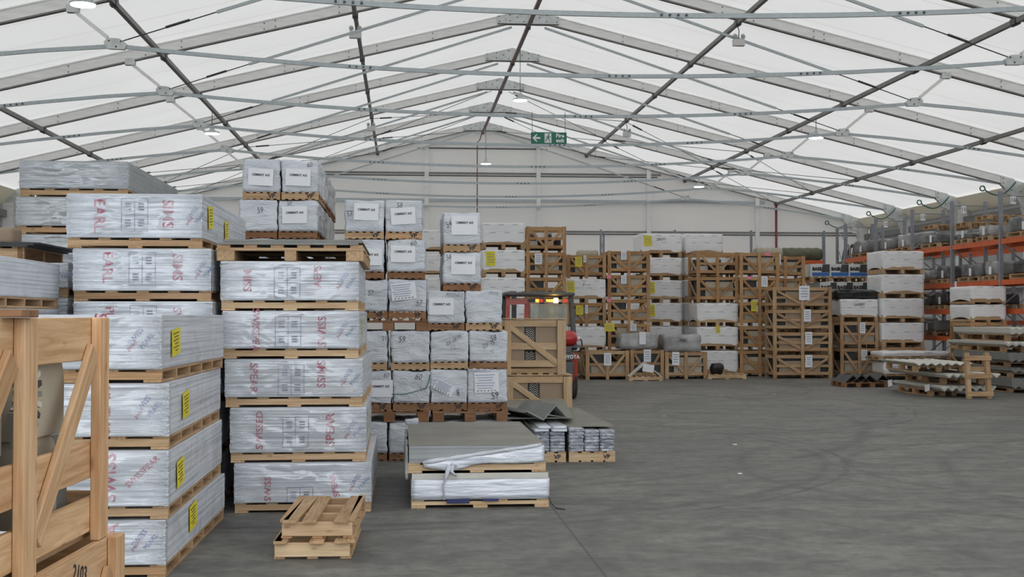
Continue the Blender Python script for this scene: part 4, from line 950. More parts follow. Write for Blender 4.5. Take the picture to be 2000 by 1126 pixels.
rowstack(1445, 1523, 35.2, 1.1, [('c', 490, dict(g='card', n=[('p', .7, .93, .16, .1)])), ('c', 538, dict(g='mix', n=[('w', .62, .8, .18, .3), ('p', .25, .95, .14, .08)])), ('c', 588, dict(g='mix', n=[('y', .35, .82, .16, .3)])), ('c', 636), ('c', 684)], 'with a single yellow note', 1)
rowstack(1524, 1602, 38.2, 1.1, [('c', 541, dict(g='box')), ('c', 590), ('c', 637), ('c', 684)], 'behind the freshest four-high crates', 0)
rowstack(1496, 1573, 36.4, .75, [('c', 497, dict(n=[('w', .3, .85, .2, .3)], l='brown slatted crate on top at the right end of the crate row')), ('c', 541), ('c', 590), ('c', 637), ('c', 684)], 'beside the single yellow note', 2)
rowstack(1510, 1625, 34.0, .8, [('c', 558, dict(k='mid', g='brown', n=[('w', .53, .72, .30, .40)])), ('c', 603, dict(k='mid', g='brown', n=[('w', .58, .72, .2, .34)])), ('c', 648, dict(k='mid', g='brown', n=[('w', .6, .72, .2, .34)])), ('c', 693, dict(k='mid', g='brown', n=[('w', .6, .72, .2, .34)]))], 'of four pale crates in front', 0)
rowstack(1560, 1627, 35.1, .8, [('c', 628, dict(k='mid')), ('c', 682, dict(k='mid'))], 'half hidden behind four pale crates', 0)
rowstack(1641, 1716, 34.6, 1.1, [('f', 582, dict(l='white film bale with handwriting and black tarpaulin on top', wr='5ABBV')), ('c', 627, dict(k='mid', g='mix', n=[('w', .58, .75, .16, .3)])), ('c', 680, dict(k='mid', g='mix', n=[('w', .62, .75, .17, .3)]))], 'under the black tarpaulin', 1)
rowstack(1722, 1806, 34.4, 1.15, [('f', 485), ('f', 532), ('f', 580), ('f', 629), ('c', 678, dict(k='mid', l='brown slatted crate under the four tall white bales at the right'))], 'left of the orange racking', 3)
rowstack(1144, 1229, 33.75, 1.2, [('c', 684, dict(k='mid', g='mix', n=[('w', .5, .7, .2, .34)], l='pale slatted crate with white note right of the forklift'))], '', 0)
rowstack(1231, 1297, 34.0, 1.1, [('c', 683, dict(k='mid', g='dark', n=[('w', .5, .8, .2, .34)], l='slatted crate behind the leaning ridge pieces'))], '', 0)
rowstack(1299, 1381, 33.95, 1.1, [('c', 687, dict(k='mid', g='card', n=[('w', .25, .75, .2, .36)], l='pale slatted crate with white note and a silver wrapped load on it'))], '', 0)
# tarp, base packs
Yt = 34.6; z = zat(582, Yt); X = (xat(1643, Yt)+xat(1722, Yt))/2
tag(obj('black_tarpaulin', crumple(1.35, 1.15, .40, .16, .08, 2, .06, 2.6, top_slump=.22), tarp_blk, loc=(X-.08, Yt+.6, z-.002)), 'crumpled black tarpaulin heaped on the handwritten white bale', 'tarpaulin')
Yb = 36.9
def base_pack(px0, px1, ty, by, lab):
    a, b_ = xat(px0, Yb), xat(px1, Yb); z0, z1 = zat(by, Yb), zat(ty, Yb); w = b_-a; h = z1-z0
    t = thing('printed_board_pack', lab, 'pack', ((a+b_)/2, Yb+.6, z0), 0, 'white and blue printed packs')
    obj('pack_body', MB().box(-w/2, w/2, -.6, .6, .13, h), white_pl, t)
    block = obj('pallet', block_pallet_mesh(w, 1.2, .13, 4, 8), wd('mid', 'x'), t)
    n = 3
    for i in range(n):
        u = -w/2+.06+(w-.05)*i/n; pw = (w-.1)/n-.03; hh = h-.13
        c = obj('blue_panel', MB().box(u, u+pw, -.606, -.6, .15, .15+hh*.28), blue, t)
        obj('dark_panel', MB().prism([(u+pw*.52, .15+hh*.3), (u+pw, .15+hh*.3), (u+pw, .15+hh*.92), (u+pw*.6, .15+hh*.92)], 'y', -.606, -.6), dark_in, t)
        text('printed_name', 'BASE', hh*.34, ink, t, (u+pw*.27, -.607, .15+hh*.55), bold=.009)
    return t
base_pack(1583, 1697, 513, 547, 'white and blue printed pack left of the tall white bales, upper one')
base_pack(1602, 1700, 549, 585, 'white printed pack behind the black tarpaulin, lower one')
z_ = zat(585, Yb); a, b_ = xat(1606, Yb), xat(1700, Yb)
crate((a+b_)/2, Yb, z_/2+.001, b_-a, 1.15, z_/2-.004, 'hidden slatted crate carrying the printed packs, upper one'); crate((a+b_)/2, Yb, 0, b_-a, 1.15, z_/2-.002, 'hidden slatted crate carrying the printed packs, lower one')
# loose loads before the back row
def wrapped_load(X, Y, z, w, d, h, label, m=None, seed=0, palh=.13, shape=0, group=None, kind='mid', inner=None, pal=True):
    t = thing('wrapped_load', label, 'wrapped load', (X, Y+d/2, z), 0, group)
    if pal: obj('pallet', cached(('bp', round(w,2), round(d,2), round(palh,2), 3, 6), lambda: block_pallet_mesh(w, d, palh, 3, 6)), wd(kind, 'x'), t)
    else: palh = 0
    obj('plastic_wrap', crumple(w*.94, d*.94, h-palh-.005, .09, .035, seed, .08, 2.8, top_slump=shape), m or film_grey, t, loc=(0, 0, palh+.002))
    return t
Yw = 34.0
t = wrapped_load((xat(1208, Yw)+xat(1290, Yw))/2, Yw, zat(682, Yw), xat(1290, Yw)-xat(1208, Yw), 1.0, zat(645, Yw)-zat(682, Yw), 'silver-wrapped load with a white sheet on crates, left one', film_grey, 1, pal=False, shape=.12)
card_on('paper_sheet', .18, .34, paper, t, (.08, -.52, .30))
t = wrapped_load((xat(1293, Yw)+xat(1373, Yw))/2, Yw-.1, zat(686.5, Yw), xat(1373, Yw)-xat(1293, Yw), 1.0, zat(652, Yw)-zat(686.5, Yw), 'silver-wrapped load with dark writing on crates, right one', film_grey, 3, pal=False)
text('handwriting', 'MBS', .12, ink, t, (0, -.53, .3))
# pallet with ridge pieces and paper
p = gr_ = None
def ground(px, py): 
    r = ray(px, py); k = -ZC/r[2]; return Vector((r[0]*k, r[1]*k, 0))
g0 = ground(1232, 739.5)
t = thing('small_pallet', 'small pallet holding grey roof ridge pieces before the crates', 'pallet', (xat(1262, 33.0), 33.3, 0)); pallet(t, .9, .5, .12, 'pale', nd=6, split=False)
for i in range(3):
    m = MB(); e = .05*i
    m.prism([(-.42, .0-e*.2), (0, .36-e), (.42, .0-e*.2), (.38, -.0-e*.2), (0, .32-e), (-.38, -.0-e*.2)], 'y', -.2+.08*i, .15)
    tag(obj('ridge_piece', m, slate if i else slate_lt, loc=(xat(1262, 33.0)+.02*i, 33.3, .122+.02*i)), 'grey angled ridge piece on the small pallet, %s of three' % ['front', 'middle', 'rear'][i], 'roof piece', 'ridge pieces before the crates')
tag(card_on('paper_sheet', .30, .20, paper, None, (xat(1267, 33.0), 33.06, .33), -.15), 'white paper sheet on the grey ridge pieces before the crates', 'paper')
t = thing('flat_pallet', 'low empty-looking pallet carrying a black sack before the bales', 'pallet', (xat(1422, 33.7), 34.3, 0)); pallet(t, 1.05, 1.0, .13, 'pale', nd=6, split=False)
tag(obj('black_sack', crumple(.42, .4, .34, .16, .04, 3, .06, 4), black_pl, loc=(xat(1403, 33.9), 34.1, .131)), 'black plastic sack on the low pallet before the white bales', 'sack')
# ------------------------------------------------------------------ racking
def rack(X, ys, d, beams, H, lab, lvl_from=0, tags=True, along='y'):
    t = thing('pallet_rack', lab, 'rack', (X, 0, 0), 0, 'orange and grey pallet racks')
    for y in ys:
        f = obj('upright', cached(('up', H), lambda: MB().box(-.045, .045, -.04, .04, 0, H).mesh('upright')), rackgrey, t, loc=(0, y, 0))
        obj('upright', cached(('up', H), lambda: None), rackgrey, t, loc=(d, y, 0))
        m = MB(); n = int(H/.9); z = .25
        for i in range(n):
            a_, b2 = ((0, y, z), (d, y, z+.75)) if i % 2 == 0 else ((d, y, z), (0, y, z+.75)); m.tube([a_, b2], .016, 6); z += .85
        m.tube([(0, y, H-.12), (d, y, H-.12)], .016, 6); obj('upright_lattice', m, rackgrey, t)
    for z in beams:
        for i in range(len(ys)-1):
            y0, y1 = min(ys[i], ys[i+1])+.042, max(ys[i], ys[i+1])-.042
            for x in (0, d): obj('shelf_beam', cached(('sb', round(y1-y0, 2)), lambda: MB().box(-.025, .025, -(y1-y0)/2, (y1-y0)/2, -.065, .065).mesh('shelf_beam')), orange, t, loc=(x, (y0+y1)/2, z))
    return t
Xr = 15.0; ys = [y for y in (29.0-.0, 30.82+.0)][:0] + [42.12, 39.3, 36.4, 33.66, 30.82, 28.0, 25.2]
LV = [1.08, 1.82, 2.55, 3.58]
rk = rack(Xr, ys, .95, LV, 4.85, 'long orange-beamed pallet rack along the right wall')
for i, y in enumerate(ys[:5]):
    card_on('bay_number_sign', .14, .2, paper, rk, (.3, y-.06, 4.62))
    text('bay_number', str([11, 12, 13, 15, 16][i]), .14, ink, rk, (.3, y-.066, 4.62))
for y, z, s in ((38.2, 2.55, '36'), (33.4, 2.55, '29'), (36.0, 2.55, '12')):
    c = card_on('beam_label', .14, .2, paper, rk, (-.03, y, z), 0, 'left')
rack(18.1, [42.12, 39.3, 36.4, 33.66, 30.82, 28.0], .95, [1.5, 3.0, 3.75], 4.55, 'second orange pallet rack behind the front one by the wall')
# back wall rack (runs along the gable)
t = thing('pallet_rack', 'pallet rack standing along the grey gable wall', 'rack', (0, 51.5, 0), 0, 'orange and grey pallet racks')
for px in (1180, 1325, 1474, 1617):
    x = xat(px, 51.5)
    for dx in (0,): 
        obj('upright', MB().box(x-.17, x-.09, 0, .08, 0, 5.25), rackgrey, t); obj('upright', MB().box(x+.09, x+.17, .9, .98, 0, 5.25), rackgrey, t)
        m = MB(); 
        for i in range(5): z = .4+.95*i; m.tube([(x-.13, .04, z), (x+.13, .94, z+.8)] if i % 2 == 0 else [(x+.13, .94, z), (x-.13, .04, z+.8)], .018, 6)
        m.tube([(x-.13, .04, 5.1), (x+.13, .94, 5.1)], .018, 6); obj('upright_lattice', m, rackgrey, t)
xs_ = [xat(p, 51.5) for p in (1180, 1325, 1474, 1617)]
for i in range(3):
    for z in (2.6, 3.95):
        for y in (0, .92): obj('shelf_beam', MB().box(xs_[i]-.08, xs_[i+1]-.18, y, y+.06, z-.07, z+.07), orange, t)
for i, (a, b_, lab) in enumerate([(1480, 1535, 'beige roll lying on the gable wall rack, left one'), (1532, 1612, 'long olive tarpaulin roll lying on the gable wall rack'), (1130, 1172, 'cardboard roll lying on the gable rack above the crates')]):
    x0, x1 = xat(a, 51.5), xat(b_, 51.5); rr = .27 if i < 2 else .2
    n = 14; pts = [(x0+(x1-x0)*j/n, 51.95+.01*(j % 2), 4.02+rr) for j in range(n+1)]; rs = [rr*(.8 if j in (0, n) else 1+.05*math.sin(j*2.2)) for j in range(n+1)]
    tag(obj('fabric_roll', MB().tube(pts, rs, 16), [card2, olive, card2][i], smooth=True), lab, 'roll')
# short rack end left of the long rack with ridge sheets
zt_ = 3.98; xr_ = xat(1650, 43.2)
t = thing('pallet_rack', 'short rack bay before the long rack holding dark ridge sheets', 'rack', (xat(1653, 43.6), 43.6, 0), 0, 'orange and grey pallet racks')
for dx in (0, 1.35):
    for dy in (0, .9): obj('upright', cached('up2', lambda: MB().box(-.045, .045, -.04, .04, 0, 4.9).mesh('upright')), rackgrey, t, loc=(dx, dy, 0))
    obj('upright_lattice', MB().tube([(dx, 0, 4.3), (dx, .9, 4.8)], .016, 6).tube([(dx, 0, 3.2), (dx, .9, 4.2)], .016, 6).tube([(dx, 0, 4.82), (dx, .9, 4.82)], .016, 6), rackgrey, t)
for dy in (0, .9):
    for z in (2.2, 3.45): obj('shelf_beam', MB().box(.045, 1.305, dy-.03, dy+.03, z-.07, z+.07), orange, t)
bp_ = thing('display_pallet', 'pallet of upright dark ridge sheets on the short rack bay', 'pallet', (xat(1653, 43.6)+.67, 44.05, 3.525)); block = obj('pallet', block_pallet_mesh(1.2, .95, .13, 3, 6), wd('mid', 'x'), bp_)
for i in range(7): obj('ridge_sheet', cached('rsh', lambda: MB().prism([(-.42, 0), (-.32, .45), (0, .62), (.32, .45), (.42, 0), (.36, 0), (.28, .40), (0, .55), (-.28, .40), (-.36, 0)], 'x', -.03, .03).mesh('ridge_sheet')), slate_dk if i % 2 else slate, bp_, loc=(-.52+.17*i, 0, .135), rot=(0, R(8), 0))
# loads on the long rack
rs_ = random.Random(5); j = 0
LN = {3: 'top', 2: 'third', 1: 'second', 0: 'lowest'}
loads = [(3, 40.7, 1.5, .55, 0, film_dk), (3, 38.5, 1.2, .5, 0, film_dk), (3, 37.1, 1.1, .55, 1, film_grey), (3, 35.1, 1.2, .38, 2, film_dk), (3, 33.0, .9, .30, 3, film_dk), (3, 31.75, .8, .42, 3, film_grey), (3, 29.7, 1.5, .50, 2, film_dk),
         (2, 37.6, 1.4, .50, 1, film_dk), (2, 35.6, 1.2, .45, 0, film_grey), (2, 34.3, .9, .52, 2, film_dk), (2, 32.6, 1.3, .5, 1, film_dk), (2, 31.4, .8, .5, 3, film_grey), (2, 29.5, 1.6, .48, 0, tarp_blk),
         (1, 37.9, 1.3, .5, 2, film_dk), (1, 35.9, 1.2, .42, 0, film_dk), (1, 34.5, .9, .5, 1, tarp_blk), (1, 32.3, 1.3, .4, 3, slate_dk),
         (0, 37.3, 1.3, .5, 1, film_grey), (0, 35.4, 1.1, .45, 2, slate), (0, 33.0, 1.2, .4, 0, film_dk)]
cnt = {}
for lv, y, d, h, sd, m in loads:
    cnt[lv] = cnt.get(lv, 0)+1
    tl = wrapped_load(Xr+.48, y-d/2, LV[lv]+.067, 1.05, d, h+.1, 'wrapped load on the %s rack level, %s from the far end' % (LN[lv], NTH[cnt[lv]-1]), m, sd, palh=.12, shape=.2, group='wrapped loads on the long rack', kind='mid')
    card_on('paper_tag', .14, .2, paper, tl, (-.53, -d*.1, .25), 0, 'left')
for i, y in enumerate((35.0, 33.6, 31.2)):
    t = thing('rack_pallet', 'empty wooden pallet left on the top rack level, %s from the far end' % NTH[i], 'pallet', (Xr+.5, y-.3 if False else y, LV[3]+.067+(.5 if i < 3 else 0))); 
    t.location.z = LV[3]+.067+[.52, .44, .53][i]; t.location.y = [35.1, 33.0, 31.75][i]
    obj('deck', cached(('bp', 1.1, .8, .13, 3, 6), lambda: block_pallet_mesh(1.1, .8, .13, 3, 6)), wd('mid', 'y'), t)
# ------------------------------------------------------------------ two crates with brown panels by the forklift
YG2 = 18.85
def panel_crate(px0, px1, ty, by, label):
    a, b_ = xat(px0, YG2), xat(px1, YG2); w = b_-a; z1 = zat(ty, YG2); z0 = zat(by, YG2) if by < 838 else 0; h = z1-z0; d = 1.15
    t = thing('panelled_crate', label, 'crate', ((a+b_)/2, YG2+d/2, z0), 0, 'crates with brown panels'); K = 'pale'; y = -d/2
    for sx, ww in ((-1, .10), (1, .13)):
        for yy in (y-.012, d/2-.012): box_obj('corner_post', (ww, .03, h-.03), wd(K, 'z'), t, (sx*(w/2-ww/2), yy, h/2-.015), bevel=.003)
    for zz, hh in ((h-.075, .10), (h*.50, .10), (.16, .10)):
        for yy in (y+.016, d/2-.04): box_obj('rail', (w-.235, .024, hh), wd(K, 'x'), t, (-.015, yy, zz), bevel=.003)
        for sx in (-1, 1): box_obj('side_rail', (.024, d-.06, hh), wd(K, 'y'), t, (sx*(w/2-.014), 0, zz), bevel=.003)
    plank('diagonal_brace', (-w/2+.08, y-.0, h-.12), (w/2-.12, y-.0, .16), .085, .02, wd(K, 'x'), t, bevel=.003)
    box_obj('lid', (w+.01, d+.03, .018), wd(K, 'x'), t, (0, 0, h-.009), bevel=.003)
    for u0, u1 in ((-.5, -.16), (.0, .38)):
        box_obj('brown_panel', ((u1-u0)*w-.02, .02, h-.26), card, t, ((u0+u1)/2*w, y+.045, h/2+.02))
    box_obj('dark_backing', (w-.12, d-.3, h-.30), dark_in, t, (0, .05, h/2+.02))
    wv = MB()
    for j in range(10):
        if True:
            z_ = h*.55+j*.034; wv.tube([(-.13*w+.15*w*(q/8)-.02, y+.05-.003, z_+.02*math.sin(q/8*2*PI*2)) for q in range(9)], .006, 4)
    obj('corrugation_edges', wv, slate_lt, t)
    wv = MB()
    for j in range(5): wv.tube([(-.13*w+.15*w*(q/8)-.02, y+.047, h*.22+j*.034+.02*math.sin(q/8*2*PI*2)) for q in range(9)], .006, 4)
    obj('corrugation_edges', wv, slate_lt, t)
    for i in range(6): box_obj('skid_board', (.07, d, .02), wd('mid', 'y'), t, (-w/2+.06+(w-.12)*i/5, 0, .01))
    box_obj('skid_bearer', (w, .05, .07), wd('mid', 'x'), t, (0, y+.03, .055)); box_obj('skid_bearer', (w, .05, .07), wd('mid', 'x'), t, (0, d/2-.03, .055))
panel_crate(985, 1105, 621, 731, 'new pale crate with brown panels, upper of two beside the forklift')
panel_crate(989, 1117, 731, 842, 'new pale crate with brown panels, lower of two on the floor')
# ------------------------------------------------------------------ forklift
YFk = 25.6; xk = xat(1062, YFk)
fk = thing('forklift_truck', 'red and grey forklift truck with lit amber beacon behind pale crates', 'forklift', (xk, YFk, 0), R(2))
hw = .78
def cwt():
    pts = []
    prof = [(.34, .02), (.34, .62), (.40, .78), (.95, .80), (1.0, .76), (1.06, .62), (1.06, .5), (.5, .0)]
    m = MB(); n = 10; rows_ = []
    for i in range(n+1):
        u = -1+2*i/n; yo = .34*abs(u)**3; x = u*hw*.98
        rows_.append([(x, yo+.00+.05*(1 if z < .45 else 0)*0, z) for z in (.30, .42, .60, .80, .93)])
    fr_ = []; vs = [v for r_ in rows_ for v in r_]
    back = [(r_[0][0], 1.0, z) for r_ in rows_ for z in (.30, .42, .60, .80, .93)]
    m.add(vs+back, [(i*5+j, (i+1)*5+j, (i+1)*5+j+1, i*5+j+1) for i in range(n) for j in range(4)] +
          [tuple(55+i*5+j+k for k in q) for i in range(n) for j in range(4) for q in [(0, 1, 6, 5)]] +
          [(i*5+4, (i+1)*5+4, 55+(i+1)*5+4, 55+i*5+4) for i in range(n)] + [(i*5, 55+i*5, 55+(i+1)*5, (i+1)*5) for i in range(n)] +
          [(j, j+1, 55+j+1, 55+j) for j in range(4)] + [(50+j, 105+j, 105+j+1, 50+j+1) for j in range(4)])
    return m
obj('counterweight', cwt(), toy_red, fk, bevel=.03)
obj('rear_grille', MB().box(-hw*.80, hw*.80, -.014, .10, .46, .78), toy_grey, fk, bevel=.03)
nb = obj('name_band', MB().box(-hw*.74, hw*.78, -.02, .12, .80, .945), toy_grey, fk, bevel=.01)
text('maker_lettering', 'TOYOTA', .098, sign_wh, nb, (.53, -.024, .872), bold=.003, sx=1.0)
obj('hood', MB().box(-.60, .60, .1, 1.35, .93, 1.06), toy_grey, fk, bevel=.03)
obj('chassis', MB().box(-.66, .66, .9, 2.35, .25, .72), toy_red, fk, bevel=.04)
obj('seat', MB().box(-.25, .25, 1.05, 1.5, 1.06, 1.18).box(-.24, .24, 1.0, 1.1, 1.1, 1.6), black_pl, fk, bevel=.04)
gb = obj('gas_bottle', MB().lathe([(.02, -.38), (.12, -.37), (.16, -.30), (.165, 0), (.16, .28), (.12, .36), (.05, .39)], 20).xf(Matrix.Translation((.35, .33, 1.24)) @ Matrix.Rotation(PI/2, 4, 'Y')), bottle_red, fk, smooth=True)
obj('bottle_strap', MB().tube([(.48, .33+.172*math.cos(a*PI/12), 1.24+.172*math.sin(a*PI/12)) for a in range(0, 25)], .012, 5), steel, fk)
obj('bottle_valve', MB().lathe([(.05, 0), (.05, .06), (.02, .10)], 12).xf(Matrix.Translation((.73, .33, 1.24)) @ Matrix.Rotation(PI/2, 4, 'Y')), white_pl, fk)
obj('gas_hose', MB().tube([(.76+.08*math.sin(a*PI/10), .30, 1.24-.26*(a/10)+.04*math.sin(a*PI/5)) for a in range(0, 11)], .014, 6), black_pl, fk)
obj('bottle_cradle', MB().box(.05, .85, .18, .48, 1.055, 1.085), steel, fk)
for sx in (-1, 1):
    obj('rear_pillar', MB().beam((sx*.70, .38, 1.0), (sx*.66, .62, 2.12), .085, .10), toy_red if sx < 0 else toy_grey, fk, bevel=.01)
    obj('front_pillar', MB().beam((sx*.66, 2.0, .9), (sx*.62, 1.75, 2.12), .08, .09), toy_grey, fk, bevel=.01)
    obj('side_door_frame', MB().box(sx*.71-.02, sx*.71+.02, .75, .81, .95, 2.05).box(sx*.71-.02, sx*.71+.02, .55, 1.9, 1.48, 1.53), toy_grey, fk)
obj('inner_red_frame', MB().beam((-.30, .5, 1.1), (-.26, .62, 2.0), .09, .07).beam((-.70, .55, 1.98), (-.26, .6, 2.02), .06, .12), toy_red, fk)
obj('rear_window', MB().box(-.20, .58, .52, .53, 1.15, 1.95), glass, fk)
obj('overhead_guard', MB().box(-.76, .72, .42, 1.9, 2.12, 2.19), toy_grey, fk, bevel=.03)
for i in range(5): obj('guard_bar', MB().box(-.62+.28*i, -.58+.28*i, .55, 1.8, 2.19, 2.215), toy_grey, fk)
lb = obj('light_bar', MB().box(-.12, .62, .36, .44, 1.99, 2.045), toy_grey, fk)
obj('red_lens', MB().box(-.05, .03, .33, .36, 1.985, 2.05), red_lens, lb); obj('red_lens', MB().box(.46, .55, .33, .36, 1.985, 2.05), red_lens, lb)
obj('amber_lens', MB().box(-.12, -.05, .33, .36, 1.985, 2.05), amber_e, lb); obj('amber_lens', MB().box(.10, .27, .33, .36, 1.995, 2.045), amber_e, lb)
obj('beacon', MB().lathe([(.04, -.05), (.05, -.02), (.05, .03), (.035, .05)], 14, c=(.30, .33, 2.02)), beacon_e, lb, smooth=True)
for sx in (-1, 1):
    for y, rr in ((.45, .27), (1.95, .33)):
        wh = obj('wheel', MB().lathe([(rr*.55, -.11), (rr*.92, -.11), (rr, -.07), (rr, .07), (rr*.92, .11), (rr*.55, .11)], 24).xf(Matrix.Translation((sx*.62, y, rr)) @ Matrix.Rotation(PI/2, 4, 'Y')), rubber, fk, smooth=True)
        obj('wheel_hub', MB().lathe([(rr*.5, -.12), (rr*.5, .12)], 16).xf(Matrix.Translation((sx*.62, y, rr)) @ Matrix.Rotation(PI/2, 4, 'Y')), toy_grey, wh)
obj('mast', MB().box(-.36, -.26, 2.4, 2.5, .1, 2.25).box(.26, .36, 2.4, 2.5, .1, 2.25).box(-.36, .36, 2.42, 2.48, 2.0, 2.08).box(-.36, .36, 2.42, 2.48, .6, .68), toy_grey, fk)
for sx in (-1, 1): obj('fork', MB().box(sx*.25-.05, sx*.25+.05, 2.5, 3.55, .08, .12).box(sx*.25-.05, sx*.25+.05, 2.5, 2.54, .08, .6), steel, fk)
# ------------------------------------------------------------------ foil packs and cover sheets (middle)
YH = 14.75
for (a, b_, lab, lm, rm) in [(1111, 1201, 'long wooden pallet marked VP under the silver foil packs, right one', 3, 1), (1022, 1105, 'long wooden pallet under the silver foil packs, left one', 3, 1)]:
    x0, x1 = xat(a, YH), xat(b_, YH); w = x1-x0; hz = zat(883, YH)
    t = thing('long_pallet', lab, 'pallet', ((x0+x1)/2, YH+1.5, 0), 0, 'long pallets under the foil packs')
    pallet(t, w, 3.0, hz, 'pale', nd=4, ns=4, nb=7, dw=w/4-.035, td=.016, ts=.016, vp='VP')
hz = zat(883, YH)
cols = [(1111, 1140.5), (1141.5, 1170), (1171, 1200.5)]; rsd = random.Random(3)
def foil(px0, px1, z, h, Y, L, label, sd, grp):
    x0, x1 = xat(px0, Y), xat(px1, Y)
    o = obj('foil_pack', crumple(round(x1-x0+.006, 3), L, round(h+.001, 3), .012, .004, sd, .03, 9, maxseg=20), foil_m, loc=((x0+x1)/2+rsd.uniform(-.004, .004), Y+L/2+rsd.uniform(-.012, .012), z))
    return tag(o, label, 'foil pack', grp)
CN = ['left', 'middle', 'right']
for c, (a, b_) in enumerate(cols):
    n = 7; top = zat([837, 841, 841][c], YH); hh = (top-hz)/n
    for i in range(n):
        foil(a, b_, hz+.001+hh*i, hh, YH+.0, 1.5, 'silver foil pack, %s, %s column on the right long pallet' % (ORD[n-1-i], CN[c]), (c+i) % 4, 'silver foil packs on the right long pallet')
for c, (a, b_) in enumerate([(1044, 1073), (1074, 1103)]):
    n = 6; top = zat(843, YH); hh = (top-hz)/n
    for i in range(n):
        foil(a, b_, hz+.001+hh*i, hh, YH, 1.5, 'silver foil pack, %s, %s column on the left long pallet' % (ORD[n-1-i], ['left', 'right'][c]), (c+i+1) % 4, 'silver foil packs on the left long pallet')
zt_ = zat(843, YH); k = 0
for (a, b_, z0, hh) in [(1042, 1072, 0, .032), (1076, 1107, 0, .032), (1050, 1076, .034, .03), (1078, 1107, .034, .03)]:
    tag(obj('flat_foil_pack', crumple(round(xat(b_, YH)-xat(a, YH), 2), 1.2, hh, .01, .003, k, .03, 9, maxseg=18), silver_m, loc=((xat(a, YH)+xat(b_, YH))/2, YH+.55, zt_+.003+z0)), 'thin silver pack lying over the left foil packs, %s' % ['lower left', 'lower right', 'upper left', 'upper right'][k], 'foil pack', 'thin silver packs'); k += 1
# packs behind supporting the sheets
zs_ = hz+.22; x0, x1 = xat(1025, YH), xat(1201, YH)
tag(obj('board_layer', MB().box(x0, x1-.0, YH+1.55, YH+3.0, hz+.001, zs_), pack_grey, bevel=.003), 'grey board layer behind the silver foil packs on the long pallets', 'boards')
sheet_m = simple('olive_grey_sheet', (.22,.215,.18), .7, 0, .15, 3)
zz = zat(843, YH)+.005
def sheet(x, y, z, w, L, th, rot, m, label, grp='grey sheets over the foil packs', name='cover_sheet'):
    return tag(obj(name, cached(('sh', w, L, th), lambda: MB().box(-w/2, w/2, -L/2, L/2, 0, th).mesh(name)), m, loc=(x, y, z), rot=rot, bevel=.002), label, 'sheet', grp)
sheet(xat(1197, 14.95)-.49, 16.45, zat(839, YH)+.012, .98, 3.0, .012, (0, 0, R(.5)), sheet_m, 'beige grey sheet covering the right foil packs')
sheet(xat(1035, 14.95)+.03, 16.75, zat(839, YH)+.06, .95, 3.0, .014, (R(-1), 0, R(2)), slate, 'wide grey sheet covering the left foil packs')
sheet(2.02, 16.9, zat(839, YH)+.095, .36, 2.6, .012, (R(1.2), R(3), R(-5)), sheet_m, 'narrow tilted sheet leaning over the grey sheets')
sheet(xat(1035, 17.5), 17.5, zat(839, YH)+.095, .8, 2.0, .012, (R(-.6), R(0), R(-8)), sheet_m, 'olive grey sheet at the back left over the foil packs')
# folded ridge capping (zig zag)
m = MB(); L_ = .95; pr = [(-.25, .0), (-.22, .02), (.0, -.09), (.17, .08), (.31, -.07), (.295, -.08), (.165, .06), (.0, -.11), (-.225, .0), (-.26, -.015)]
m.prism(pr, 'y', 0, L_)
tag(obj('ridge_capping', m, slate, loc=(xat(1060, 15.2), 15.1, zat(839, YH)+.188), rot=(0, 0, R(18))), 'folded grey ridge capping lying on the sheets by the crates', 'roof piece')
# ------------------------------------------------------------------ flat board stack in the middle foreground
YI = 11.3
xl, xr2 = xat(805, YI), xat(1071, YI)
def board_stack(px0, px1, tyz, pyz, byz, lab, mtop, m, kind='pale', blue_=False, back=2.4):
    x0, x1 = xat(px0, YI), xat(px1, YI); z1 = zat(tyz, YI); zp = zat(pyz, YI); z0 = zat(byz, YI) if byz < 985 else 0; w = x1-x0
    t = thing('board_stack', lab, 'stack of boards', ((x0+x1)/2, YI+back/2, z0), 0, 'flat board stacks in the open')
    pallet(t, w, back-.02, zp-z0, kind, nd=4, ns=3, nb=6, dw=.11, td=.014, ts=.026)
    o = obj('board_pack', MB().box(-w/2+.01, w/2-.012, -back/2, back/2, zp-z0+.001, z1-z0), m, t, bevel=.002)
    return t, w, z0, zp-z0, z1-z0
t1, w1, z01, hp1, ht1 = board_stack(804, 1072, 922, 974, 990, 'lower pallet of boards wrapped in silver film on the open floor', None, pack_m)
fl = obj('silver_wrap', crumple(round(w1+.012, 2), 2.44, round(ht1-hp1-.05, 3), .012, .006, 2, .05, 6, maxseg=26), silver_m, t1, loc=(0, 0, hp1+.003))
obj('top_board', MB().box(-w1/2+.004, w1/2-.008, -1.215, 1.2, ht1-.05, ht1), slate_lt, t1)
obj('blue_patch', MB().box(-.30, -.10, -1.222, -1.212, hp1-.03, hp1+.01), simple('navy_print', (.02,.03,.12), .5), t1)
obj('blue_patch', MB().box(.02, .16, -1.222, -1.212, hp1-.012, hp1+.008), bpy.data.materials['navy_print'], t1)
zb1 = ht1; za = zat(867, YI); zp2 = zat(903, YI)
x0, x1 = xat(797, YI), xat(1062, YI); w2 = x1-x0
t2 = thing('board_stack', 'upper pallet of grey boards with torn film hanging off its front', 'stack of boards', ((x0+x1)/2+.01, YI+1.21, zb1+.002), 0, 'flat board stacks in the open')
hh2 = zp2-zb1
pallet(t2, w2+.02, 2.38, max(.07, hh2), 'pale', nd=4, ns=3, nb=6, dw=.11, td=.014, ts=.018)
hh2 = max(.07, hh2); ht2 = za-zb1
bp2 = obj('board_pack', MB().box(-w2/2, w2/2, -1.2, 1.2, hh2+.001, ht2-.008), pack_grey, t2, bevel=.002)
obj('top_board', MB().box(-w2/2-.004, w2/2-.002, -1.205, 1.2, ht2-.008, ht2), simple('brownish_cement_face', (.245,.235,.205), .65, 0, .16, 2.5), t2, bevel=.002)
